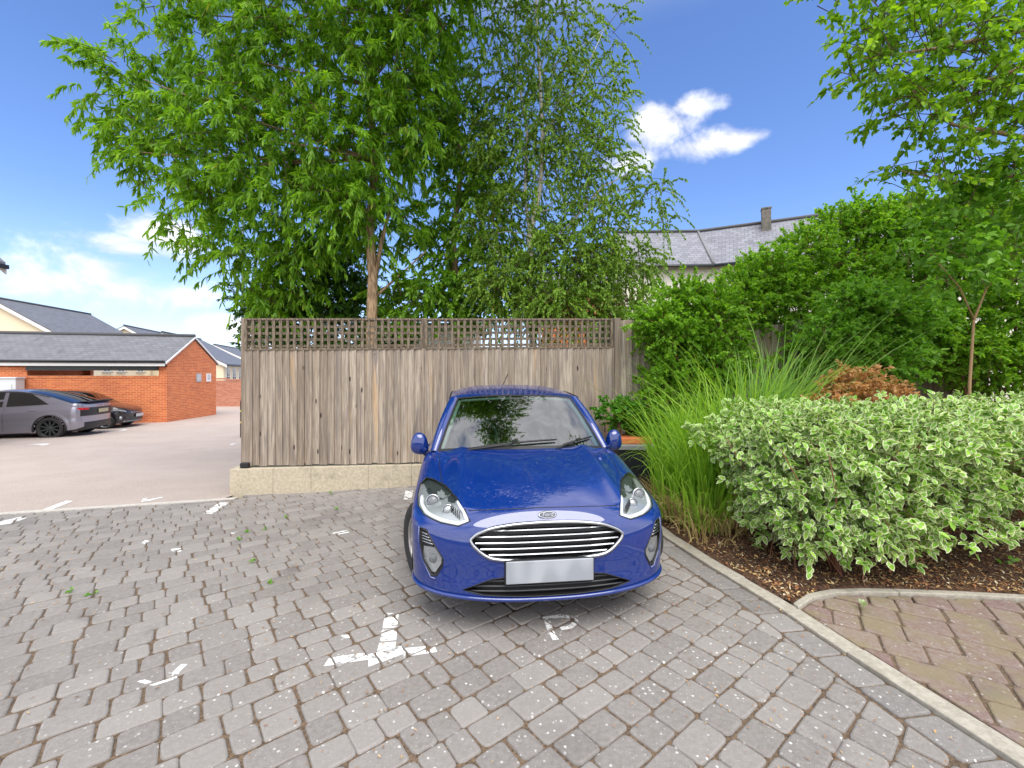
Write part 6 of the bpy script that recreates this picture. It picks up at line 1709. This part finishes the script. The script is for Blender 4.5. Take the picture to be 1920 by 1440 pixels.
p = G(1545,1060); weed('small green seedling in the mulch left of the hedge stem', (p.x, p.y, .05), .06, 9, .05, .02, M_wd, 'seedling', .08)
p = G(1900,1075); weed('small green seedling in the mulch at the right edge', (p.x, p.y, .05), .08, 9, .04, .014, M_wd, 'seedling', .06)
p = G(1625,1150); weed('single pale fallen leaf cluster on the path edging', (p.x, p.y, .035), .03, 4, .06, .016, leafmat('pale_leaf', (.3,.42,.2), (.5,.6,.35)), 'fallen_leaves', .015)
wl = [(472,1056,'weed tuft in the paving halfway between dash and T mark'),(132,1112,'weed tuft in the paving at the far left'),(173,1117,'weed tuft in the paving just right of the far left one'),(497,994,'weed in the paving right of the dash'),(462,999,'small weed in the paving below the dash'),
      (620,925,'largest weed at the foot of the stone plinth'),(505,1095,'flat weed in a paving joint above the T mark'),(630,956,'weed in the paving a little in front of the plinth'),(536,972,'yellow-green weed in the paving in front of the plinth'),(447,1014,'thin weed among paint flecks left of the car')]
for x, y, lb in wl:
    p = G(x, y); weed(lb, (p.x, p.y, p.z+.002), .03, 11, .024, .007, M_wd, 'weed', .02, 'weeds in the paving joints')

# ---- tall grasses
def ribbon_grass(name, base, n, r0, h, w, lean, m, parent, seed=0, dry=False, out=1.0, curl=1.0, dirbias=(0,0)):
    g = np.random.default_rng(seed); K = 9; V = []; 
    a = g.uniform(0, 2*math.pi, n); rr = r0*np.sqrt(g.random(n)); bx_ = rr*np.cos(a); by_ = rr*np.sin(a)
    az = a+g.normal(0, .6, n); hh = h*g.uniform(.55, 1.1, n); ln = np.abs(g.normal(lean, lean*.5, n))*out
    dx = np.cos(az)*ln+dirbias[0]*g.random(n); dy = np.sin(az)*ln+dirbias[1]*g.random(n); wd = w*g.uniform(.6, 1.2, n)
    th = g.uniform(0, math.pi, n); sx_, sy_ = np.cos(th), np.sin(th); cu = curl*g.uniform(.2, 1.1, n)
    for k in range(K):
        t = k/(K-1); x = bx_+dx*hh*(t**1.8); y = by_+dy*hh*(t**1.8); z = hh*(t-cu*.42*t**3.2)
        ww = wd*(1-t**2.2)*.5+.0004
        V.append(np.stack([np.column_stack([x-sx_*ww, y-sy_*ww, z]), np.column_stack([x+sx_*ww, y+sy_*ww, z])], 1))
    V = np.stack(V, 1).reshape(-1, 3)      # n,K,2,3
    o = (np.arange(n)*K*2)[:, None, None]; kk = (np.arange(K-1)*2)[None, :, None]; f = (o+kk+np.array([0, 1, 3, 2])[None, None, :]).reshape(-1)
    tint = np.repeat(g.random(n)*.95, K-1)
    me = mesh_arrays(name, V, f, np.full(n*(K-1), 4), {'tint': tint, 'clump': np.repeat(g.random(n), K-1)}, smooth=True)
    o_ = link(name, me, m, parent); o_.location = base; return o_
M_g1 = leafmat('grass_blade', (.16,.36,.02), (.42,.66,.07), None, .4); M_g2 = leafmat('bluegrass_blade', (.15,.35,.05), (.40,.62,.17), None, .4); M_gd = leafmat('dry_blade', (.30,.21,.08), (.58,.46,.22), None, .3, .8)
t = thing('ornamental_grass', 'bright green clump of tall grass beside the right wing of the blue car', 'ornamental grass', (0, 0, 0))
for i, (x, y, n, h, ln) in enumerate([(1.95,5.0,300,1.65,.34),(2.3,5.0,320,1.85,.36),(2.65,5.15,300,2.0,.38),(2.05,4.5,280,1.35,.28),(1.78,4.72,170,1.15,.24),(1.92,4.3,120,.8,.3),(2.9,5.3,220,2.1,.40),(2.4,4.7,220,1.5,.40)]):
    ribbon_grass('blades', (x, y, bedz(x, y)), n, .26, h, .017, ln, M_g1, t, 10+i, curl=1.35)
for i, (x, y, n, h) in enumerate([(1.85,4.55,190,.52),(2.05,4.25,170,.46),(1.72,4.9,110,.45),(2.3,4.6,150,.5),(1.85,4.1,90,.36)]):
    ribbon_grass('dry_blades', (x, y, bedz(x, y)), n, .28, h, .011, .75, M_gd, t, 30+i, curl=1.9)
t = thing('ornamental_grass', 'taller bluish grass arching to the right behind the hedge', 'ornamental grass', (0, 0, 0))
for i, (x, y, n, h, ln) in enumerate([(3.1,5.5,170,2.3,.24),(3.45,5.55,220,2.7,.24),(3.3,5.8,140,2.5,.26)]):
    ribbon_grass('blades', (x, y, bedz(x, y)), n, .2, h, .019, ln, M_g2, t, 50+i, dirbias=(.3, 0), curl=1.5)
